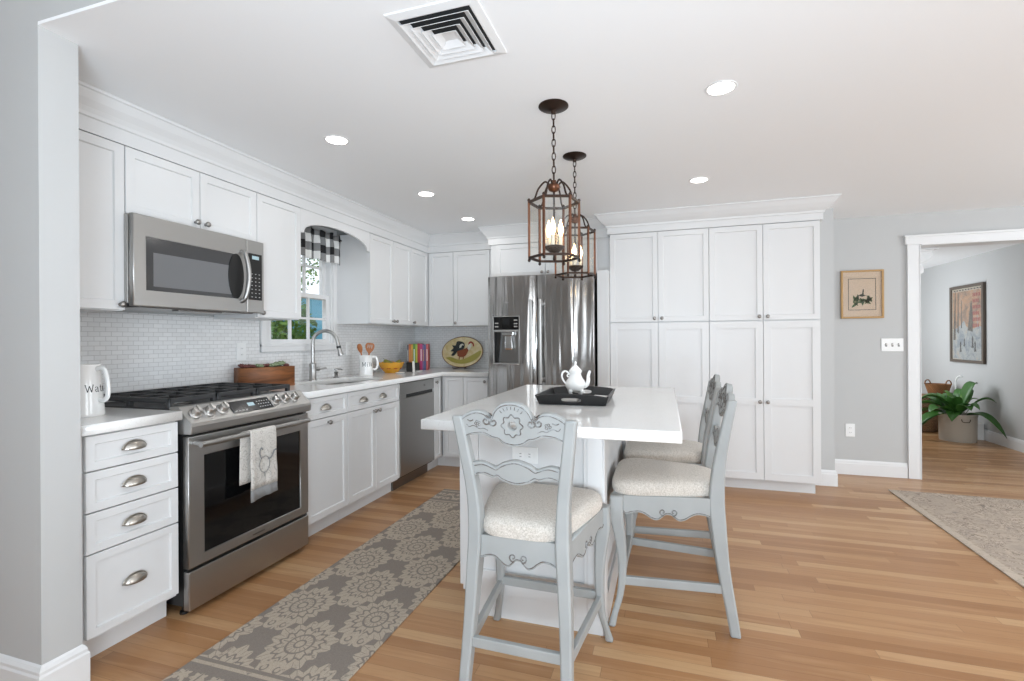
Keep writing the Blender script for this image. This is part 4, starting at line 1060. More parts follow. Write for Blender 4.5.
# ------------------------------------------------------------------ recessed lights and vent
def make_downlight(label, x, y):
    t = thing('recessed_light', label, 'ceiling light', (x, y, CZ - 0.0004), 0, 'recessed ceiling lights')
    bm = BM(); lathe(bm, [(0.052, -0.001), (0.055, -0.004), (0.063, -0.003), (0.065, 0.0), (0.052, 0.0)], n=32, close=False); obj('trim_ring', bm, 'trim_paint', t, 'auto')
    bm = BM(); lathe(bm, [(0.001, -0.0035), (0.048, -0.0035), (0.0535, -0.001), (0.0535, 0.0), (0.001, 0.0)], n=32); obj('lens', bm, 'downlight', t, 'auto')
    l = bpy.data.lights.new('lamp', 'AREA'); l.shape = 'DISK'; l.size = 0.12; l.energy = 1.5; l.color = (1, 0.98, 0.95)
    o = bpy.data.objects.new('lamp', l); COL.objects.link(o); o.parent = t; o.location = (0, 0, -0.008)
    return t
d0 = make_downlight('round recessed ceiling light between vent and upper cabinets, first along the left run', 1.02, 2.147)
for lab, x, y in (('round recessed ceiling light second along the left run, above the sink area', 1.02, 3.14), ('round recessed ceiling light farthest along the left run, by the refrigerator crown', 1.022, 3.905),
                  ('large round recessed ceiling light nearest, over the right side stool', 2.904, 2.205), ('round recessed ceiling light in front of the pantry crown', 2.892, 3.439)):
    copy_thing(d0, lab, (x, y, CZ - 0.0004))
def vent():
    t = thing('ceiling_vent', 'square white ceiling vent with stepped louvres', 'vent', (1.964, 1.527, CZ - 0.0005))
    bm = BM(); box(bm, -0.13, 0.13, -0.13, 0.13, -0.003, 0); obj('duct_opening', bm, 'gap_dark', t)
    sq = lambda h: [(-h, -h), (h, -h), (h, h), (-h, h)]
    bm = BM(); molding(bm, sq(0.128), [(0, 0), (0, -0.010), (0.004, -0.011), (0.030, -0.005), (0.032, 0.0)], True); obj('frame', bm, 'trim_paint', t)
    for h in (0.098, 0.072, 0.046, 0.020):
        bm = BM(); molding(bm, sq(h), [(0.0, -0.0045), (0.0235, -0.0215), (0.0245, -0.0205), (0.001, -0.0030)], True); obj('louvre', bm, 'trim_paint', t)
    bm = BM(); box(bm, -0.0215, 0.0215, -0.0215, 0.0215, -0.006, -0.004); obj('centre_plate', bm, 'trim_paint', t)
vent()

# ------------------------------------------------------------------ lettering made of strokes
GLYPH = {
 'W': (0.98, [[(-.08, 1), (.12, 1)], [(0, 1), (.24, 0)], [(.24, 0), (.46, .85)], [(.46, .85), (.70, 0)], [(.70, 0), (.92, 1)], [(.80, 1), (1.0, 1)]]),
 'M': (1.05, [[(0, 0), (.22, 0)], [(.1, 0), (.1, 1)], [(0, 1), (.14, 1)], [(.12, 1), (.5, .15)], [(.5, .15), (.88, 1)], [(.9, 1), (.9, 0)], [(.86, 1), (1.0, 1)], [(.78, 0), (1.02, 0)]]),
 'a': (.55, [[(.05, .58), (.15, .68), (.32, .66), (.40, .54), (.40, .08), (.50, 0)], [(.40, .40), (.16, .38), (.03, .2), (.14, .01), (.30, .03), (.40, .16)]]),
 't': (.42, [[(.18, .92), (.18, .1), (.28, 0), (.40, .05)], [(0, .66), (.38, .66)]]),
 'e': (.55, [[(.05, .36), (.48, .36), (.43, .58), (.26, .68), (.08, .55), (.04, .3), (.16, .03), (.34, 0), (.47, .1)]]),
 'r': (.48, [[(.02, 0), (.30, 0)], [(.15, 0), (.15, .66)], [(0, .66), (.15, .66)], [(.15, .48), (.28, .66), (.44, .62)]]),
 'i': (.32, [[(.02, 0), (.28, 0)], [(.15, 0), (.15, .66)], [(.02, .66), (.15, .66)], [(.15, .88), (.15, .96)]]),
 'l': (.32, [[(.02, 0), (.28, 0)], [(.15, 0), (.15, 1)], [(.02, 1), (.15, 1)]]),
 'k': (.56, [[(0, 0), (.26, 0)], [(.13, 0), (.13, 1)], [(0, 1), (.13, 1)], [(.13, .28), (.44, .66)], [(.24, .40), (.48, 0)], [(.36, 0), (.56, 0)]]),
}
def lettering(bm, word, mapper, h, wt=0.09):
    x = 0.0
    for ch in word:
        adv, strokes = GLYPH[ch]
        for st_ in strokes:
            for p, q in zip(st_, st_[1:]):
                p, q = Vector(p), Vector(q); d = q - p; L = d.length
                if L < 1e-6: continue
                d /= L; thick = wt * (0.5 if abs(d.y) < 0.3 else 1.0); nn = Vector((-d.y, d.x)) * thick / 2; e = d * thick * 0.25; k = max(1, int(L / 0.2))
                ring = [[(p - e + (d * L + 2 * e) * i / k + s * nn) for i in range(k + 1)] for s in (-1, 1)]
                for i in range(k):
                    qd = [ring[0][i], ring[0][i + 1], ring[1][i + 1], ring[1][i]]
                    lo = [bm.verts.new(mapper((x + v.x) * h, v.y * h, 0.0)) for v in qd]; hi = [bm.verts.new(mapper((x + v.x) * h, v.y * h, 0.0006)) for v in qd]
                    bm.faces.new(hi); bm.faces.new(lo[::-1])
                    for j in range(4): bm.faces.new((lo[j], lo[(j + 1) % 4], hi[(j + 1) % 4], hi[j]))
        x += adv + 0.16
    bmesh.ops.recalc_face_normals(bm, faces=bm.faces)
def pitcher(label, loc, rotz, r0, r1, h, word, ha, ta, lh, z_text, mtl):
    t = thing('pitcher', label, 'pitcher', loc, rotz)
    rad = lambda z: r0 + (r1 - r0) * z / h
    bm = BM(); lathe(bm, [(0.001, 0.0), (r0 * 0.97, 0.0), (r0, 0.004), (r0 * 0.995, 0.012), (rad(h * 0.5), h * 0.5), (rad(h * 0.95), h * 0.95), (r1 * 1.05, h * 0.985), (r1 * 1.04, h), (r1 * 0.95, h), (r1 * 0.93, h * 0.93), (r0 * 0.9, 0.02), (0.001, 0.018)], n=40); 
    for v in bm.verts:      # pouring lip opposite the handle
        if v.co.z > h * 0.86:
            c = v.co.x * math.cos(ha + PI) + v.co.y * math.sin(ha + PI); k = max(0, c / r1 - 0.75) * 4
            v.co.x += math.cos(ha + PI) * 0.014 * k * (v.co.z / h - 0.86) / 0.14; v.co.y += math.sin(ha + PI) * 0.014 * k * (v.co.z / h - 0.86) / 0.14
    obj('body', bm, mtl, t, 'auto')
    u = Vector((math.cos(ha), math.sin(ha), 0)); Pp = lambda d, z: u * d + Vector((0, 0, z))
    bm = BM(); tube(bm, bez([Pp(rad(h * .9) - 0.003, h * .90), Pp(r1 + 0.018, h * .925), Pp(r1 + 0.036, h * .86), Pp(r1 + 0.046, h * .60), Pp(r0 + 0.030, h * .38), Pp(r0 + 0.014, h * .30), Pp(rad(h * .32) - 0.002, h * .32)], 6), [0.0075] * 37, 10, flat=1.3); obj('handle', bm, mtl, t, True)
    bm = BM()
    def mp(x, y, o): z = z_text + y; R = rad(z) + 0.0004 + o; a = ta + x / rad(z_text); return (R * math.cos(a), R * math.sin(a), z)
    lettering(bm, word, mp, lh); obj('lettering', bm, 'letter_black', t, label='black serif word ' + word)
    return t
CTZ = 0.9142
pitcher('white enamel pitcher lettered Water on the short worktop beside the range', (0.382, 1.360, CTZ), 1.03, 0.071, 0.056, 0.212, 'Water', -0.72, -PI / 2 + 0.12, 0.029, 0.100, 'enamel')
mj = pitcher('white enamel pitcher lettered Milk, holding wooden utensils, beside the sink', (0.205, 3.575, CTZ), 0.61, 0.058, 0.050, 0.176, 'Milk', 0.05, -PI / 2 - 0.66, 0.034, 0.082, 'enamel')
# utensils standing in the milk pitcher
bm = BM(); tube(bm, [(0.0, 0, -0.15), (0.0, 0, 0.045)], 0.006, 8); lathe(bm, [(0.001, 0.025), (0.012, 0.035), (0.021, 0.060), (0.022, 0.080), (0.014, 0.102), (0.001, 0.108)], n=20, sy=0.35)
o = obj('wooden_spoon', bm, 'wood_spoon', None, 'auto'); o.location = (0.182, 3.545, CTZ + 0.170); o.rotation_euler = (0.10, -0.20, 0.5); tag(o, 'wooden spoon with narrow bowl standing in the Milk pitcher', 'spoon')
bm = BM(); outl = smooth2([(-0.006, 0.03), (-0.026, 0.055), (-0.038, 0.085), (-0.034, 0.112), (-0.018, 0.122)], 4) + smooth2([(0.018, 0.122), (0.034, 0.112), (0.038, 0.085), (0.026, 0.055), (0.006, 0.03)], 4)
slots = [ell(x, 0.092, 0.0035, 0.018, 10) for x in (-0.016, 0.0, 0.016)]
plate(bm, [outl[::-1]] + slots, at(0, 0.004, 0) @ XZ, 0.008, 0.002); tube(bm, [(0, 0, -0.15), (0, 0, 0.036)], 0.0065, 8)
o = obj('slotted_spoon', bm, 'wood_spoon', None, 'auto'); o.location = (0.216, 3.596, CTZ + 0.160); o.rotation_euler = (-0.06, 0.12, 0.61); tag(o, 'broad dark wooden slotted spoon standing in the Milk pitcher', 'spoon')

# planter box with succulents
def planter():
    az = 1.20
    t = thing('planter_box', 'reddish brown wooden planter box on the worktop below the window', 'planter', (0.122, 2.372, CTZ), az)
    L, D, H = 0.345, 0.105, 0.132
    bm = BM(); plate(bm, [rectl(0, L, 0, D), rectl(0.012, L - 0.012, 0.012, D - 0.012)], at(0, 0, 0.010), H - 0.010, 0.0015); box(bm, 0, L, 0, D, 0, 0.012); obj('box', bm, 'planter_wood', t)
    bm = BM(); box(bm, 0.012, L - 0.012, 0.012, D - 0.012, 0.012, H - 0.012); obj('potting_soil', bm, 'soil', t)
    M = t.matrix_basis if False else Matrix.Translation((0.122, 2.372, CTZ)) @ Matrix.Rotation(az, 4, 'Z')
    def rosette(m, R, n, seed):
        bm = BM(); rnd = random.Random(seed)
        for ring, (k, el) in enumerate(((1.0, 0.45), (0.9, 0.80), (0.7, 1.10), (0.5, 1.40))):
            for i in range(n - ring):
                a = 2 * PI * (i + ring * 0.5) / (n - ring) + rnd.uniform(-.1, .1); l = R * k; w = R * 0.62
                d = Vector((math.cos(a) * math.cos(el), math.sin(a) * math.cos(el), math.sin(el))); s = Vector((-math.sin(a), math.cos(a), 0)); up = d.cross(s) * -1
                pts = [(0.1, 0.35), (0.45, 0.9), (0.75, 1.0), (1.0, 0.1)]
                loft(bm, [[d * l * f + s * w * g * 0.5, d * l * f + up * 0.007 * g, d * l * f - s * w * g * 0.5, d * l * f - up * 0.008 * g] for f, g in pts])
        return obj('succulent', bm, m, None, True)
    for i, (x, y, R, m, lab) in enumerate(((0.035, 0.05, 0.036, 'succulent_red', 'dark red succulent at the left end of the wooden planter'), (0.085, 0.055, 0.030, 'succulent_red', 'dark red succulent second from the left in the wooden planter'), (0.130, 0.045, 0.030, 'succulent_green', 'pale green succulent left of the middle of the planter'), (0.178, 0.055, 0.030, 'succulent_red', 'dark succulent at the middle of the planter'), (0.222, 0.046, 0.034, 'succulent_green', 'pale green succulent right of the middle of the planter'), (0.268, 0.055, 0.044, 'succulent_green', 'largest pale green succulent near the right end of the planter'), (0.305, 0.045, 0.022, 'succulent_red', 'small dark succulent at the right end of the planter'))):
        o = rosette(m, R * 1.12, 9, i); o.location = M @ Vector((x, y, H - 0.002 if i < 5 else H + 0.001)); o.rotation_euler = (0.1 * (i % 3 - 1), 0.15, i); tag(o, lab, 'succulent', 'succulents in the planter box')
planter()

# faucet and soap pump
def faucet():
    t = thing('faucet', 'tall brushed gooseneck faucet with side lever at the sink', 'faucet', (0.09, 3.055, CTZ), 0.0)
    bm = BM(); lathe(bm, [(0.001, 0), (0.029, 0.0), (0.029, 0.005), (0.0255, 0.010), (0.0245, 0.10), (0.0255, 0.108), (0.0255, 0.125), (0.017, 0.135), (0.001, 0.136)]); obj('base', bm, 'steel', t, 'auto')
    d = Vector((0.93, 0.37, 0)).normalized(); P = lambda a, z: d * a + Vector((0, 0, z))
    path = [P(0, 0.12), P(0, 0.20), P(0, 0.28)] + [P(0.093 - 0.093 * math.cos(a), 0.285 + 0.093 * math.sin(a)) for a in [PI * i / 14 for i in range(1, 14)]] + [P(0.190, 0.275)]
    bm = BM(); tube(bm, path, 0.0135, 12); obj('spout', bm, 'steel', t, 'auto')
    bm = BM(); tube(bm, [P(0.189, 0.282), P(0.196, 0.245), P(0.202, 0.225), P(0.209, 0.195), P(0.211, 0.188)], [0.014, 0.0165, 0.0165, 0.021, 0.020], 14); s = obj('spray_head', bm, 'steel', t, 'auto')
    bm = BM(); tube(bm, [P(0.193, 0.262), P(0.1965, 0.244)], 0.0172, 14); obj('spray_ring', bm, 'black_plastic', s, 'auto')
    v = Vector((0.30, 0.95, 0)); bm = BM(); tube(bm, [v * 0.020 + Vector((0, 0, 0.085)), v * 0.052 + Vector((0, 0, 0.085))], 0.0155, 14); tube(bm, [v * 0.045 + Vector((0, 0, 0.085)), v * 0.075 + Vector((0, 0, 0.085)), v * 0.118 + Vector((0, 0, 0.089))], [0.007, 0.006, 0.0075], 10); obj('lever', bm, 'steel', t, 'auto')
    t = thing('soap_dispenser', 'small brushed metal soap pump beside the faucet', 'soap dispenser', (0.10, 3.315, CTZ), 0.3)
    bm = BM(); lathe(bm, [(0.001, 0), (0.023, 0.0), (0.023, 0.005), (0.014, 0.012), (0.013, 0.035), (0.016, 0.040), (0.016, 0.050), (0.001, 0.051)]); obj('body', bm, 'steel_dark', t, 'auto')
    bm = BM(); lathe(bm, [(0.007, 0.050), (0.007, 0.062), (0.017, 0.064), (0.017, 0.073), (0.001, 0.075)]); tube(bm, [(0.0, 0, 0.069), (0.035, 0.0, 0.071), (0.052, 0, 0.065)], [0.007, 0.006, 0.005], 8); obj('pump_head', bm, 'steel', t, 'auto')
faucet()

# fruit bowl
t = thing('fruit_bowl', 'yellow glazed bowl with a red painted band on the worktop', 'bowl', (0.215, 3.955, CTZ))
bm = BM(); n = 36; prof = [(0.001, 0.0), (0.060, 0.0), (0.063, 0.006), (0.085, 0.028), (0.106, 0.058), (0.117, 0.088), (0.121, 0.097), (0.115, 0.098), (0.102, 0.062), (0.078, 0.024), (0.050, 0.012), (0.001, 0.012)]
lathe(bm, prof, n=n)
for v in bm.verts:
    r = math.hypot(v.co.x, v.co.y)
    if v.co.z > 0.085: k = 1 + 0.012 * math.cos(9 * math.atan2(v.co.y, v.co.x)); v.co.x *= k; v.co.y *= k; v.co.z += 0.003 * math.cos(9 * math.atan2(v.co.y, v.co.x))
obj('shell', bm, 'bowl_glaze', t, 'auto')
for i in range(10):
    a = 2 * PI * i / 10; bm = BM(); M = Matrix.Rotation(a, 4, 'Z') @ at(0.0975, 0, 0.042) @ Matrix.Rotation(PI / 2 - 0.86, 4, 'Y')
    plate(bm, [ell(0, 0, 0.007, 0.019, 14)], M, 0.0012); obj('painted_petal', bm, 'bowl_band', t)
for i, (x, y, z, r, lab) in enumerate(((-0.02, -0.03, 0.066, 0.040, 'largest green pear heaped on the near side of the yellow bowl'), (0.045, 0.035, 0.060, 0.036, 'green pear on the wall side of the yellow bowl'), (-0.04, 0.045, 0.058, 0.034, 'small green pear at the far side of the yellow bowl'))):
    t = thing('pear', lab, 'fruit', (0.215 + x, 3.955 + y, CTZ + z + 0.014)); t.rotation_euler = (0.5, 0.4 * (i - 1), i * 2.0)
    bm = BM(); lathe(bm, [(0.001, -r), (r * .6, -r * .85), (r, -r * .2), (r * .92, r * .3), (r * .55, r * .85), (r * .3, r * 1.2), (0.001, r * 1.35)], n=20); obj('body', bm, 'fruit_green', t, True)
    bm = BM(); tube(bm, [(0, 0, r * 1.3), (0.003, 0, r * 1.75)], 0.0018, 6); obj('stem', bm, 'bark', t)

# cookbooks, upright with their spines to the room
spec = [('book_slate', .016, .255), ('book_orange', .022, .262), ('book_yellow', .018, .258), ('book_green', .024, .265), ('book_lime', .018, .260), ('book_red', .024, .268), ('book_magenta', .024, .262), ('book_violet', .016, .256), ('book_blue', .017, .258), ('book_rose', .022, .262)]
yb = 0.0; x = 0.0; BA = 0.36
for i, (m, w, h) in enumerate(spec):
    c = m.split('_')[1]
    t = thing('cookbook', '%s spined cookbook standing in the row at the worktop corner' % c, 'book', (0.165 + x * math.cos(BA), 4.33 + x * math.sin(BA), CTZ), BA, 'cookbooks at the worktop corner')
    bm = BM(); box(bm, 0.002, w - 0.002, 0.004, 0.155, 0.003, h - 0.003); obj('pages', bm, 'paper_white', t)
    bm = BM(); box(bm, 0, 0.0022, 0, 0.158, 0, h); box(bm, w - 0.0022, w, 0, 0.158, 0, h); box(bm, 0, w, 0, 0.004, 0, h, 0.0008, 1); cv = obj('cover', bm, m, t)
    bm = BM(); box(bm, w * 0.35, w * 0.65, -0.0006, 0.0, h * 0.35, h * 0.8); obj('spine_print', bm, ('paper_white', 'book_yellow', 'book_red')[i % 3], cv)
    x += w + 0.0012
# small black stand with a white card in front of the books
t = thing('card_holder', 'small black tabletop holder with a white card before the cookbooks', 'holder', (0.330, 4.14, CTZ), 0.55)
bm = BM(); extrude(bm, [(-0.05, 0), (0.02, 0), (0.045, 0.085), (0.035, 0.088)], at(-0.055, 0, 0) @ YZ, 0.055); obj('black_block', bm, 'black_plastic', t, bevel=0.002)
bm = BM(); extrude(bm, [(-0.055, 0), (0.02, 0), (0.05, 0.095), (0.036, 0.098)], at(0.002, 0, 0) @ YZ, 0.022); obj('white_card', bm, 'paper_white', t, bevel=0.001, label='white folded card')
bm = BM(); extrude(bm, [(-0.02, 0), (0.03, 0), (0.052, 0.080), (0.040, 0.084)], at(0.026, 0, 0) @ YZ, 0.045); obj('black_block', bm, 'black_plastic', t, bevel=0.002)
for x, y, r, lab in ((0.365, 3.86, 0.045, 'small white saucer on the worktop near the yellow bowl'), (0.425, 4.10, 0.040, 'small white saucer before the black card holder')):
    bm = BM(); lathe(bm, [(0.001, 0.0), (r * .6, 0.0), (r * .95, 0.007), (r, 0.009), (r * .93, 0.0105), (r * .6, 0.004), (0.001, 0.004)], n=28); o = obj('saucer', bm, 'porcelain', None, 'auto'); o.location = (x, y, CTZ); tag(o, lab, 'saucer', 'saucers on the long worktop')

# rooster platter on a wire easel
def platter():
    t = thing('platter', 'oval yellow platter painted with a rooster, leaning at the backsplash', 'platter', (0.616, 4.655, CTZ + 0.012), -0.06)
    lean = at(0, 0.0, 0.0) @ Matrix.Rotation(-0.22, 4, 'X') @ at(0, 0, 0.165)
    A, Bq = 0.238, 0.163
    bm = BM(); lathe(bm, [(0.001, -0.012), (0.66, -0.012), (0.72, -0.004), (0.97, 0.006), (1.0, 0.009), (0.99, 0.013), (0.96, 0.012), (0.72, 0.003), (0.66, -0.004), (0.001, -0.004)], (0, 0, 0), '-y', 56, A, Bq); bm.transform(lean); p = obj('dish', bm, 'plate_glaze', t, 'auto')
    bm = BM(); tube(bm, [lean @ Vector((A * math.cos(a), -0.011, Bq * math.sin(a))) for a in [2 * PI * i / 56 for i in range(56)]], 0.0042, 8, closed=True); obj('brown_rim', bm, 'rim_brown', p, True)
    def paint(nm, poly, m, d=0.0045, th=0.0012): poly = poly if 'hill' in nm else [(x * 1.18 - 0.005, z * 1.15 + 0.008) for x, z in poly]; bm = BM(); plate(bm, [poly], lean @ at(0, -d + 0.0, 0) @ XZ, th); obj(nm, bm, m, p)
    paint('painted_hill', smooth2([(-0.19, -0.065), (-0.12, -0.058), (-0.02, -0.085), (0.08, -0.055), (0.20, 0.01), (0.222, 0.0), (0.20, -0.05), (0.12, -0.105), (0, -0.128), (-0.11, -0.108)], 4), 'hill_olive', 0.0125)
    paint('painted_tail', smooth2([(-0.045, 0.0), (-0.075, -0.04), (-0.105, -0.038), (-0.085, -0.005), (-0.115, 0.0), (-0.09, 0.03), (-0.105, 0.055), (-0.07, 0.055), (-0.06, 0.09), (-0.02, 0.092), (0.015, 0.075), (0.02, 0.04), (0.0, 0.0)], 4), 'rooster_dark', 0.005)
    paint('painted_plume', smooth2([(-0.03, 0.03), (-0.025, 0.06), (0.0, 0.07), (0.012, 0.055), (-0.004, 0.055), (-0.012, 0.035)], 4), 'rooster_light', 0.0062)
    paint('painted_body', smooth2([(-0.05, 0.0), (0.0, 0.015), (0.04, 0.03), (0.06, 0.05), (0.075, 0.035), (0.06, 0.0), (0.04, -0.04), (0.0, -0.055), (-0.04, -0.045)], 4), 'rooster_brown', 0.0056)
    paint('painted_neck', smooth2([(0.05, 0.03), (0.065, 0.065), (0.08, 0.075), (0.09, 0.055), (0.082, 0.03), (0.068, 0.005)], 4), 'rooster_light', 0.0066)
    paint('painted_comb', smooth2([(0.055, 0.06), (0.062, 0.085), (0.085, 0.092), (0.108, 0.075), (0.115, 0.05), (0.105, 0.045), (0.10, 0.065), (0.083, 0.078), (0.068, 0.068)], 4), 'rooster_red', 0.0072)
    for x in (-0.02, 0.02): paint('painted_foot', [(x - 0.004, -0.045), (x + 0.005, -0.045), (x + 0.004, -0.085), (x + 0.016, -0.092), (x - 0.012, -0.092), (x - 0.003, -0.085)], 'rooster_brown', 0.0078)
    e = thing('plate_stand', 'dark wire easel holding the rooster platter', 'stand', (0.616, 4.655, CTZ), -0.06)
    bm = BM()
    for s in (-1, 1): tube(bm, [(s * 0.07, -0.055, 0.006), (s * 0.05, -0.018, 0.005), (s * 0.045, 0.02, 0.006), (s * 0.03, 0.09, 0.20)], 0.003, 6); tube(bm, [(s * 0.07, -0.055, 0.006), (s * 0.07, -0.058, 0.022)], 0.003, 6)
    tube(bm, [(-0.03, 0.09, 0.20), (0.03, 0.09, 0.20)], 0.003, 6); tube(bm, [(0, 0.09, 0.20), (0, 0.105, 0.003)], 0.003, 6); obj('wire_frame', bm, 'iron_wire', e, True)
platter()

# outlets and switches
def outlet(label, loc, rotz, w=0.072, h=0.115, kind='outlet', gangs=1, tilt=False):
    t = thing('wall_outlet' if kind == 'outlet' else 'light_switch', label, 'outlet' if kind == 'outlet' else 'light switch', loc, rotz)
    bm = BM(); box(bm, -w / 2, w / 2, -0.006, 0, -h / 2, h / 2, 0.002); obj('cover_plate', bm, 'white_plastic', t)
    if kind == 'outlet':
        for s in (-1, 1):
            M = Matrix.Rotation(PI / 2 if tilt else 0, 4, 'Y')
            bm = BM(); plate(bm, [ell(0, s * 0.020, 0.0165, 0.014, 20, 3)], M @ at(0, -0.0058, 0) @ XZ, 0.0022, 0.0005); r = obj('receptacle', bm, 'white_plastic', t)
            for q in (-0.006, 0.006): bm = BM(); box(bm, q - 0.0012, q + 0.0012, -0.0083, -0.0078, s * 0.020 - 0.003, s * 0.020 + 0.006); bm.transform(M); obj('slot', bm, 'slot_dark', r)
    else:
        for i in range(gangs):
            cx = (i - (gangs - 1) / 2) * 0.046; bm = BM(); plate(bm, [rectl(cx - 0.007, cx + 0.007, -0.014, 0.014)], at(0, -0.0058, 0) @ XZ, 0.001); r = obj('toggle_slot', bm, 'slot_dark', t)
            bm = BM(); loft(bm, [[(cx - 0.004, -0.0062, -0.006), (cx + 0.004, -0.0062, -0.006), (cx + 0.004, -0.0062, 0.006), (cx - 0.004, -0.0062, 0.006)], [(cx - 0.0035, -0.018, 0.006), (cx + 0.0035, -0.018, 0.006), (cx + 0.0035, -0.016, 0.012), (cx - 0.0035, -0.016, 0.012)]]); obj('toggle', bm, 'white_plastic', t)
    return t
outlet('white outlet on the backsplash above the wooden planter', (0.0086, 2.48, 1.148), R90)
outlet('white outlet on the backsplash between faucet and Milk pitcher', (0.0086, 3.60, 1.148), R90)
outlet('white outlet on the backsplash above the yellow bowl', (0.0086, 4.47, 1.148), R90)
outlet('white outlet on the backsplash right of the rooster platter', (0.875, 4.7815, 1.148), 0)
outlet('white outlet low on the grey wall left of the doorway', (4.233, 4.9695, 0.392), 0, 0.072, 0.115)
outlet('white outlet set sideways on the island front below the slab', (2.09, 1.9995 - 0.0003, 0.718), 0, 0.115, 0.04 + 0.03, tilt=True)
outlet('white triple light switch on the grey wall below the framed print', (4.553, 4.9695, 1.150), 0, 0.162, 0.112, 'switch', 3)

# valance on its rod
def valance():
    y0, y1 = 2.70, 3.405
    r = thing('curtain_rod', 'thin dark rod carrying the checked valance', 'curtain rod', (0.07, y0 - 0.03, 2.055))
    bm = BM(); tube(bm, [(0, 0, 0), (0, y1 - y0 + 0.06, 0)], 0.006, 8); obj('rod', bm, 'bronze', r, True)
    for yy in (0.0, y1 - y0 + 0.06): bm = BM(); tube(bm, [(-0.067, yy, 0), (0, yy, 0)], 0.005, 8); obj('bracket', bm, 'bronze', r, True)
    bm = BM(); uv = bm.loops.layers.uv.new('UVMap'); n, m = 150, 14; g = []; U = []; acc = 0; last = None
    for i in range(n + 1):
        u = i / n; y = y0 + (y1 - y0) * u; col = []; f = math.sin(u * 55) + 0.5 * math.sin(u * 31 + 1)
        base = Vector((0.083 + 0.016 * f, y, 0))
        if last is not None: acc += (base - last).length
        last = base; U.append(acc)
        for j in range(m + 1):
            v = j / m; z = 2.085 - 0.235 * v; amp = 0.35 + 0.65 * min(1, abs(v - 0.13) * 4)
            col.append(bm.verts.new((0.083 + 0.017 * f * amp, y + 0.004 * math.sin(u * 90) * v, z + (0.008 * math.sin(u * 40) if j == 0 else 0) + 0.006 * math.sin(u * 23) * v)))
        g.append(col)
    for i in range(n):
        for j in range(m):
            fc = bm.faces.new((g[i][j], g[i + 1][j], g[i + 1][j + 1], g[i][j + 1]))
            for lp, (a, b) in zip(fc.loops, ((i, j), (i + 1, j), (i + 1, j + 1), (i, j + 1))): lp[uv].uv = (U[a] / 0.15, b / m * 0.235 / 0.125 + 0.12)
    o = obj('window_valance', bm, 'buffalo_check', None, True); md = o.modifiers.new('cloth', 'SOLIDIFY'); md.thickness = 0.0015
    tag(o, 'black and white buffalo check valance gathered over the kitchen window', 'curtain')
valance()

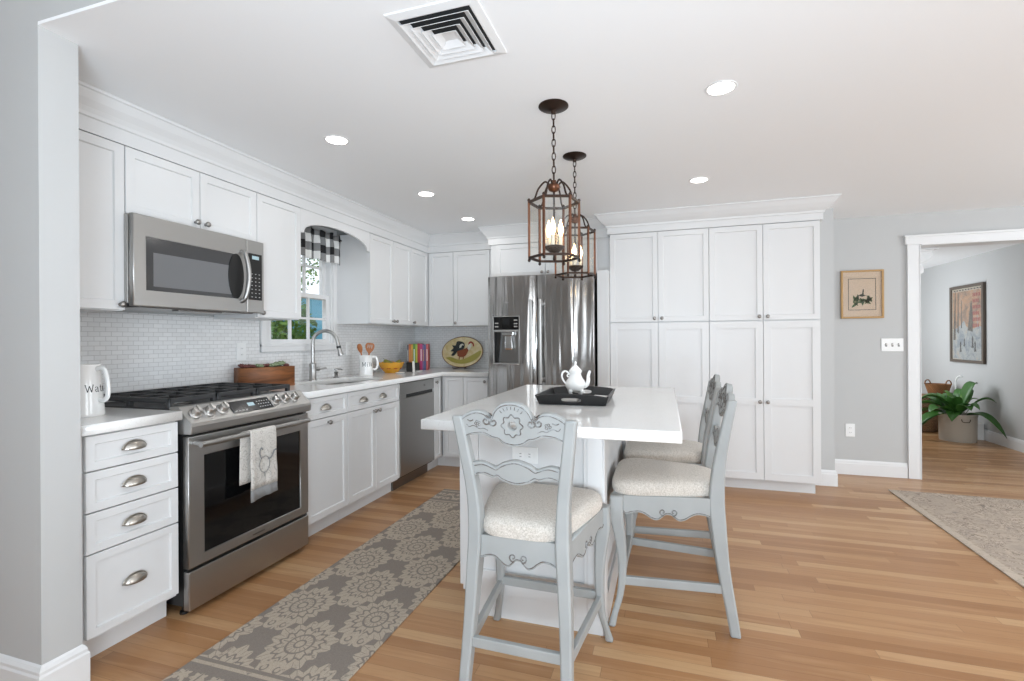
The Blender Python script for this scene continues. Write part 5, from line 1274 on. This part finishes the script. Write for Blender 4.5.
# ------------------------------------------------------------------ tray, teapot and papers on the island
def tray():
    t = thing('serving_tray', 'black wooden serving tray with cut-out handles on the island', 'tray', (2.256, 2.358, CTZ), 0.02)
    w, l, h, fl = 0.146, 0.172, 0.044, 0.020
    bm = BM(); box(bm, -w, w, -l, l, 0, 0.008); obj('tray_floor', bm, 'tray_black', t)
    for s in (-1, 1):
        out = [(-w, 0.005), (w, 0.005), (w + fl, h)] + [((w + fl) * math.cos(a), h + 0.017 * math.sin(a) ** 1.2) for a in [PI * i / 14 for i in range(1, 14)]] + [(-w - fl, h)]
        slot = ell(0, 0.030, 0.046, 0.0115, 28, 3.2)
        M = (at(0, -l + 0.004, 0) if s < 0 else at(0, l - 0.004, 0) @ Matrix.Rotation(PI, 4, 'Z')) @ Matrix.Rotation(0.45, 4, 'X') @ XZ
        bm = BM(); plate(bm, [out, slot], M, 0.008, 0.001); obj('handle_end', bm, 'tray_black', t)
        bm = BM(); yl = l + fl; loft(bm, [[(s * w, -l, 0.001), (s * (w + 0.008), -l, 0.001), (s * (w + fl + 0.004), -yl, h), (s * (w + fl - 0.005), -yl, h)], [(s * w, l, 0.001), (s * (w + 0.008), l, 0.001), (s * (w + fl + 0.004), yl, h), (s * (w + fl - 0.005), yl, h)]]); obj('side_board', bm, 'tray_black', t)
    M = Matrix.Translation((2.256, 2.358, CTZ + 0.0085)) @ Matrix.Rotation(0.02, 4, 'Z')
    def paper(nm, lab, cat, x, y, a, sx, sy, z, h, m):
        bm = BM(); box(bm, -sx / 2, sx / 2, -sy / 2, sy / 2, 0, h, 0.001, 1); o = obj(nm, bm, m); o.location = M @ Vector((x, y, z)); o.rotation_euler = (0, 0, a + 0.02); tag(o, lab, cat); return o
    paper('magazine', 'pale magazine lying flat in the tray before the teapot', 'magazine', -0.06, -0.05, 0.05, 0.14, 0.17, 0, 0.006, 'paper_gray')
    paper('napkin', 'folded white napkin in the tray right of the teapot', 'napkin', 0.088, 0.085, -0.35, 0.075, 0.10, 0.0, 0.005, 'paper_white')
    paper('envelope', 'white envelope in the near right corner of the tray', 'envelope', 0.082, -0.085, 0.10, 0.09, 0.12, 0.0, 0.0025, 'paper_white')
    t = thing('teapot', 'white footed porcelain teapot standing on the tray', 'teapot', M @ Vector((-0.028, 0.115, 0.0005)), 0.30)
    bm = BM(); lathe(bm, [(0.001, 0.022), (0.022, 0.020), (0.040, 0.030), (0.051, 0.048), (0.053, 0.062), (0.046, 0.080), (0.036, 0.094), (0.030, 0.108), (0.029, 0.118), (0.034, 0.127), (0.030, 0.128), (0.001, 0.128)], n=32)
    for v in bm.verts: a = math.atan2(v.co.y, v.co.x); k = 1 + 0.02 * math.cos(8 * a) * (1 if 0.03 < v.co.z < 0.09 else 0); v.co.x *= k; v.co.y *= k
    b = obj('body', bm, 'porcelain', t, True)
    bm = BM(); lathe(bm, [(0.034, 0.1275), (0.033, 0.132), (0.024, 0.143), (0.012, 0.155), (0.006, 0.160), (0.005, 0.165), (0.008, 0.170), (0.005, 0.178), (0.001, 0.181)], n=28); obj('lid', bm, 'porcelain', t, True)
    bm = BM(); tube(bm, bez([(-0.030, 0, 0.112), (-0.048, 0, 0.128), (-0.066, 0, 0.122), (-0.070, 0, 0.098), (-0.058, 0, 0.074), (-0.046, 0, 0.060)], 6), 0.0052, 10); tube(bm, spiral_pts(-0.036, 0.104, 0.010, 0.003), 0.004, 8); obj('handle', bm, 'porcelain', t, True)
    bm = BM(); tube(bm, bez([(0.042, 0, 0.050), (0.060, 0, 0.060), (0.066, 0, 0.080), (0.066, 0, 0.100), (0.072, 0, 0.122), (0.078, 0, 0.128)], 6), [0.016, 0.015, 0.014, 0.014, 0.013, 0.0125, 0.012] + [0.011 - 0.0002 * i for i in range(24)], 12); obj('spout', bm, 'porcelain', t, True)
    for i in range(4):
        a = PI / 4 + i * PI / 2; c, s = math.cos(a), math.sin(a); bm = BM(); tube(bm, bez([(0.036 * c, 0.036 * s, 0.036), (0.040 * c, 0.040 * s, 0.022), (0.034 * c, 0.034 * s, 0.010), (0.044 * c, 0.044 * s, 0.0025)], 5), [0.011] * 5 + [0.008 - 0.0003 * k for k in range(11)], 8); obj('foot', bm, 'porcelain', t, True)
def spiral_pts(cx, cz, r0, r1): return [(x, 0, z) for x, z in spiral(cx, cz, r0, r1, 0.5, 0.9, 12)]
tray()

# ------------------------------------------------------------------ rugs
bm = BM(); box(bm, 0, 0.635, 0, 2.45, 0.0005, 0.009, 0.002); o = obj('runner_rug', bm, 'damask_rug'); o.location = (0.95, 1.103, 0); tag(o, 'taupe runner rug with beige damask flowers between range and island', 'rug')
bm = BM(); box(bm, 0, 2.3, -2.6, 0, 0.0005, 0.008, 0.002); o = obj('area_rug', bm, 'faded_rug'); o.location = (4.352, 4.526, 0); o.rotation_euler = (0, 0, -0.02); tag(o, 'faded beige patterned area rug in front of the doorway', 'rug')

# ------------------------------------------------------------------ framed pictures
def framed(label, loc, rotz, w, h, fw, depth, fm, art):
    t = thing('framed_picture', label, 'picture', loc, rotz)
    bm = BM(); plate(bm, [rectl(-w / 2, w / 2, -h / 2, h / 2), rectl(-w / 2 + fw, w / 2 - fw, -h / 2 + fw, h / 2 - fw)], XZ, depth, 0.003); obj('frame', bm, fm, t)
    bm = BM(); box(bm, -w / 2 + fw * 0.5, w / 2 - fw * 0.5, -depth * 0.45, -0.001, -h / 2 + fw * 0.5, h / 2 - fw * 0.5); a = obj('print', bm, art[0], t)
    for nm, polys, m, k in art[1]:
        bm = BM()
        for pl in polys: plate(bm, [pl], at(0, -depth * 0.45 - 0.0006 * k, 0) @ XZ, 0.0006)
        obj(nm, bm, m, a)
    bm = BM(); box(bm, -w / 2 + fw * 0.7, w / 2 - fw * 0.7, -depth * 0.75, -depth * 0.72, -h / 2 + fw * 0.7, h / 2 - fw * 0.7); obj('glazing', bm, 'picture_glass', t)
rnd = random.Random(3)
leafs = []
for i in range(16):
    a = rnd.uniform(0, 2 * PI); x, z = rnd.uniform(-0.06, 0.06), rnd.uniform(-0.09, -0.03); l = rnd.uniform(0.024, 0.042)
    leafs.append([(x + l * math.cos(a) * u - l * .35 * math.sin(a) * v, z + l * math.sin(a) * u + l * .35 * math.cos(a) * v) for u, v in ((-1, 0), (-.3, .8), (.5, .6), (1, 0), (.5, -.6), (-.3, -.8))])
line = lambda a, b, c, d: rectl(a, b, c, d)
framed('gold framed botanical print on the grey wall left of the doorway', (4.327, 4.9695, 1.597), 0, 0.325, 0.425, 0.016, 0.022, 'frame_gold', ('print_peach', [
    ('mat_line', [line(-0.105, 0.105, 0.135, 0.139), line(-0.105, 0.105, -0.139, -0.135), line(-0.105, -0.101, -0.139, 0.139), line(0.101, 0.105, -0.139, 0.139)], 'poster_dark', 1),
    ('painted_bird', [[(-0.03, -0.01), (0.0, 0.005), (0.03, -0.012), (0.0, -0.022)], [(0.0, 0.0), (0.006, 0.045), (0.014, 0.045), (0.012, 0.0)]], 'print_dark', 2),
    ('painted_leaves', leafs, 'leaf', 3)]))
blocks = []
for j in range(6):
    xx = 0.125
    for q in range(5 - (j % 2)): blocks.append(rectl(xx + q * 0.032, xx + q * 0.032 + 0.022, 0.33 - j * 0.075, 0.372 - j * 0.075))
trees = [[(-0.29, -0.20), (-0.25, 0.42), (-0.235, 0.42), (-0.24, -0.20)], [(-0.20, -0.10), (-0.185, 0.40), (-0.17, 0.40), (-0.17, -0.12)], [(-0.12, -0.05), (-0.115, 0.30), (-0.10, 0.30), (-0.10, -0.05)], smooth2([(0.02, -0.08), (0.06, 0.15), (0.10, 0.28), (0.13, 0.05), (0.12, -0.10)], 4)]
figs = []
for x, z, k in ((-0.13, -0.30, 1.0), (-0.05, -0.24, 0.8), (0.12, -0.24, 1.1), (0.17, -0.29, 1.0)): figs.append([(x - .022 * k, z - .05 * k), (x - .010 * k, z), (x - .016 * k, z + .05 * k), (x, z + .085 * k), (x + .016 * k, z + .05 * k), (x + .012 * k, z), (x + .024 * k, z - .05 * k)])
framed('brown framed vintage poster of a country road past the doorway', (6.249, 7.355, 1.376), -PI / 2, 0.70, 0.965, 0.036, 0.03, 'frame_brown', ('poster_cream', [
    ('poster_sky', [rectl(-0.30, 0.30, -0.06, 0.41)], 'poster_sky', 1), ('poster_road', [smooth2([(-0.30, -0.43), (0.30, -0.43), (0.30, -0.05), (0.12, -0.07), (0.0, -0.04), (-0.06, 0.04), (-0.14, -0.02), (-0.30, -0.08)], 3)], 'poster_road', 2),
    ('poster_trees', trees, 'poster_tree', 3), ('poster_letters', blocks, 'poster_red', 4), ('poster_figures', figs, 'poster_dark', 5), ('poster_title', [rectl(-0.28 + i * 0.06, -0.24 + i * 0.06, 0.418, 0.434) for i in range(10)], 'poster_dark', 1)]))

# ------------------------------------------------------------------ far room: potted plant, hamper, basket, bracket, heater
def leaf(bm, base, az, length, width, rise, droop, n=10, mi=0):
    d = Vector((math.cos(az), math.sin(az), 0)); s = Vector((-math.sin(az), math.cos(az), 0)); L = []; Rr = []; C = []
    for i in range(n + 1):
        u = i / n; p = Vector(base) + d * length * (u * 0.95) + Vector((0, 0, rise * math.sin(u * PI * 0.55) - droop * u * u))
        w = width * math.sin(PI * min(1, u * 1.0)) ** 0.8 * (0.08 if u < 0.001 else 1)
        if u < 0.28: w *= 0.15 + u * 2.0
        C.append(bm.verts.new(p)); L.append(bm.verts.new(p + s * w / 2 + Vector((0, 0, w * 0.18)))); Rr.append(bm.verts.new(p - s * w / 2 + Vector((0, 0, w * 0.18))))
    for i in range(n):
        for A, B in ((C, L), (Rr, C)):
            f = bm.faces.new((A[i], A[i + 1], B[i + 1], B[i])); f.material_index = mi
def potted_plant():
    t = thing('potted_plant', 'leafy green plant in an oval stoneware crock past the doorway', 'plant', (5.935, 6.93, 0), -0.35)
    bm = BM(); lathe(bm, [(0.001, 0.0), (0.96, 0.0), (0.985, 0.01), (1.0, 0.29), (1.03, 0.30), (1.03, 0.318), (0.95, 0.32), (0.93, 0.30), (0.92, 0.27), (0.001, 0.27)], n=44, sx=0.172, sy=0.160); c = obj('crock', bm, 'crock', t, 'auto')
    bm = BM(); tube(bm, [(0.02, -0.163, 0.27), (0.024, -0.178, 0.245), (0.045, -0.180, 0.238), (0.085, -0.170, 0.240), (0.095, -0.162, 0.262), (0.095, -0.152, 0.27)], 0.004, 8); obj('wire_handle', bm, 'iron_wire', c, True)
    bm = BM(); lathe(bm, [(0.001, 0.262), (0.90, 0.262), (0.90, 0.274), (0.001, 0.278)], n=32, sx=0.172, sy=0.160); obj('potting_soil', bm, 'soil', t)
    bm = BM(); r = random.Random(11)
    for az, l, w, ri, dr, h in ((2.6, 0.50, 0.20, 0.14, 0.20, .30), (3.1, 0.40, 0.22, 0.30, 0.10, .30), (-2.7, 0.42, 0.18, 0.12, 0.26, .30), (1.5, 0.34, 0.2, 0.30, 0.1, .3), (2.95, 0.48, 0.20, 0.24, 0.18, .30), (3.5, 0.44, 0.20, 0.10, 0.30, .30), (-2.3, 0.36, 0.17, 0.20, 0.14, .30), (-0.55, 0.44, 0.17, 0.18, 0.34, .30), (-0.25, 0.30, 0.14, 0.30, 0.10, .3), (1.2, 0.28, 0.18, 0.34, 0.05, .3), (1.9, 0.32, 0.18, 0.30, 0.08, .3), (-1.2, 0.26, 0.14, 0.22, 0.10, .3), (-0.8, 0.30, 0.14, 0.25, 0.12, .3), (2.4, 0.40, 0.16, 0.26, 0.10, .3), (-1.8, 0.30, 0.15, 0.14, 0.16, .3), (0.35, 0.20, 0.20, 0.42, 0.02, .3), (4.4, 0.2, 0.14, 0.26, 0.02, .3)):
        leaf(bm, (r.uniform(-.05, .05), r.uniform(-.04, .04), h - 0.03), az, l, w, ri, dr)
    f = obj('foliage', bm, 'leaf', t, True); md = f.modifiers.new('thick', 'SOLIDIFY'); md.thickness = 0.0015
    bm = BM()
    for az, l, w, ri, dr in ((2.2, 0.20, 0.06, 0.30, 0.02), (0.9, 0.16, 0.06, 0.28, 0.02), (-0.2, 0.2, 0.07, 0.26, 0.05), (3.2, 0.22, 0.07, 0.24, 0.05)): leaf(bm, (0, 0, 0.28), az, l, w, ri, dr)
    f = obj('young_leaves', bm, 'leaf_light', t, True, label='paler young leaves'); md = f.modifiers.new('thick', 'SOLIDIFY'); md.thickness = 0.0015
potted_plant()
t = thing('wicker_hamper', 'brown lidded wicker hamper behind the crock plant', 'hamper', (5.80, 7.62, 0), 0.15)
bm = BM(); lathe(bm, [(0.001, 0.0), (0.82, 0.0), (0.92, 0.03), (1.0, 0.17), (0.98, 0.29), (0.001, 0.29)], n=40, sx=0.32, sy=0.25); obj('body', bm, 'wicker', t, 'auto')
bm = BM(); lathe(bm, [(1.0, 0.285), (1.03, 0.30), (1.02, 0.33), (0.97, 0.42), (0.93, 0.455), (0.001, 0.46)], n=40, sx=0.32, sy=0.25); obj('lid', bm, 'wicker', t, 'auto')
t = thing('wicker_basket', 'reddish wicker basket with two loop handles on the hamper', 'basket', (6.045, 7.60, 0.4605), 0.5)
bm = BM(); lathe(bm, [(0.001, 0.0), (0.095, 0.0), (0.132, 0.13), (0.138, 0.145), (0.128, 0.145), (0.090, 0.012), (0.001, 0.012)], n=36); obj('body', bm, 'wicker_red', t, 'auto')
for s in (-1, 1): bm = BM(); tube(bm, [(s * 0.065 + 0.045 * math.cos(a), -s * 0.08, 0.14 + 0.055 * math.sin(a)) for a in [PI * i / 12 for i in range(13)]], 0.007, 8); obj('handle', bm, 'wicker_red', t, True)
bm = BM(); tube(bm, bez([(6.06, 7.22, 0.004), (6.06, 7.22, 0.40), (6.055, 7.22, 0.62), (6.060, 7.21, 0.70), (6.075, 7.19, 0.735), (6.092, 7.17, 0.728)], 6), [0.009] * 25 + [0.012] * 6, 10)
lathe(bm, [(0.001, 0.0005), (0.06, 0.0005), (0.06, 0.010), (0.012, 0.014), (0.001, 0.014)], (6.06, 7.22, 0), n=20); tag(obj('curved_stand', bm, 'white_plastic', None, 'auto'), 'thin white stand with curled top behind the crock plant', 'stand')
t = thing('baseboard_heater', 'white baseboard heater with end cap beside the crock plant', 'heater', (6.2335, 7.02, 0), 0)
bm = BM(); extrude(bm, [(0.0, 0.02), (-0.06, 0.02), (-0.06, 0.13), (-0.045, 0.17), (0, 0.19)], Matrix(((1, 0, 0, 0), (0, 0, 1, 0.05), (0, 1, 0, 0), (0, 0, 0, 1))), 1.3); obj('casing', bm, 'heater_white', t, bevel=0.003)
bm = BM(); box(bm, -0.066, -0.001, 0.0, 0.06, 0.0, 0.196, 0.004); obj('end_cap', bm, 'heater_white', t)
bm = BM(); box(bm, -0.0615, -0.059, 0.07, 1.3, 0.135, 0.15); obj('air_slot', bm, 'gap_dark', t)
def bracket():
    t = thing('corner_bracket', 'white scrolled bracket with a small shelf inside the doorway top', 'bracket', (4.7685, 5.24, 0), 0)
    bm = BM(); out = smooth2([(0.0, 1.66), (0.06, 1.67), (0.085, 1.71), (0.06, 1.75), (0.09, 1.78), (0.13, 1.80), (0.125, 1.86), (0.10, 1.885), (0.15, 1.90), (0.195, 1.94), (0.20, 2.0)], 4)
    plate(bm, [[(0.0, 2.0)] + out, ell(0.055, 1.93, 0.03, 0.028, 16), ell(0.05, 1.81, 0.025, 0.022, 16)], at(0, 0.03, 0) @ XZ, 0.03, 0.003); obj('scroll_board', bm, 'trim_paint', t)
    bm = BM(); box(bm, 0, 0.23, -0.03, 0.06, 2.0, 2.018, 0.004); box(bm, 0, 0.20, -0.015, 0.045, 1.985, 2.0, 0.003); obj('shelf', bm, 'trim_paint', t)
    bm = BM(); box(bm, -0.085, 0.0, 0.0, 0.03, 1.66, 2.018); obj('wall_cleat', bm, 'trim_paint', t)
bracket()

# ------------------------------------------------------------------ outdoors, seen through the kitchen window
bm = BM(); box(bm, -14, -0.2, -2, 16, -0.8, -0.7); structure('ground', bm, 'ground_green', 'grass outside the kitchen window', 'ground')
def tree(label, loc, blobs, trunk, n, seed, leafsize, cat='tree'):
    t = thing('tree' if cat == 'tree' else 'shrub', label, cat, loc); r = random.Random(seed); bm = BM()
    for _ in range(n):
        cx, cy, cz, R = r.choice(blobs); v = Vector((r.gauss(0, 1), r.gauss(0, 1), r.gauss(0, 1))).normalized() * R * r.uniform(0.5, 1.0) ** 0.6
        p = Vector((cx, cy, cz)) + v; a = Vector((r.gauss(0, 1), r.gauss(0, 1), r.gauss(0, 1))).normalized(); b = a.orthogonal().normalized(); s = leafsize * r.uniform(0.6, 1.3)
        bm.faces.new([bm.verts.new(p + a * s), bm.verts.new(p + b * s * 0.5), bm.verts.new(p - a * s), bm.verts.new(p - b * s * 0.5)])
    obj('foliage', bm, 'outdoor_leaf', t)
    bm = BM()
    for br in trunk: tube(bm, [br[0], tuple((Vector(br[0]) + Vector(br[1])) / 2 + Vector((0.03, 0.02, 0))), br[1]], [br[2], br[2] * 0.8, br[2] * 0.5], 7)
    obj('trunk', bm, 'bark', t, True)
tree('bushy green shrub outside, filling the left panes of the window', (-2.8, 5.38, -0.7), [(0, -0.3, 1.8, 0.7), (0, 0.25, 2.1, 0.6), (0, 0.3, 1.4, 0.65), (0, -0.2, 1.1, 0.8)], [((0, 0, 0), (0, 0, 1.5), 0.05)], 7000, 1, 0.045, 'shrub')
tree('bushy green shrub outside, behind the blue building', (-5.3, 7.7, -0.7), [(0, -0.1, 2.2, 0.75), (-0.4, 0.3, 2.6, 0.7), (0.1, -0.6, 2.0, 0.8)], [((0, 0, 0), (0, 0, 1.7), 0.05)], 5000, 2, 0.045, 'shrub')
tree('tall thin tree outside, its branches in the upper panes', (-5.6, 8.5, -0.7), [(0, 0, 3.4, 0.9), (0.4, -0.8, 2.9, 0.7), (-0.3, 0.8, 3.9, 0.9), (0.2, -0.3, 4.3, 0.7)], [((0, 0, 0), (0.05, -0.1, 4.2), 0.09), ((0, 0, 2.2), (0.5, -0.9, 3.4), 0.04), ((0, 0, 2.6), (-0.3, 0.9, 3.9), 0.04), ((0, 0, 1.8), (0.3, 0.9, 3.0), 0.035), ((0, -0.1, 3.0), (0.4, -0.7, 4.3), 0.03)], 2400, 3, 0.045)
t = thing('garden_shed', 'pale blue clapboard building outside the right panes of the window', 'building', (-3.3, 6.98, -0.7), 0)
bm = BM()
for i in range(24): box(bm, -0.9, 0.30 + 0.0, -0.28, 2.2, i * 0.11, i * 0.11 + 0.108)
obj('walls', bm, 'blue_siding', t)
bm = BM(); box(bm, -0.95, 0.34, -0.32, 2.25, 2.638, 2.68); obj('roof', bm, 'frame_brown', t)
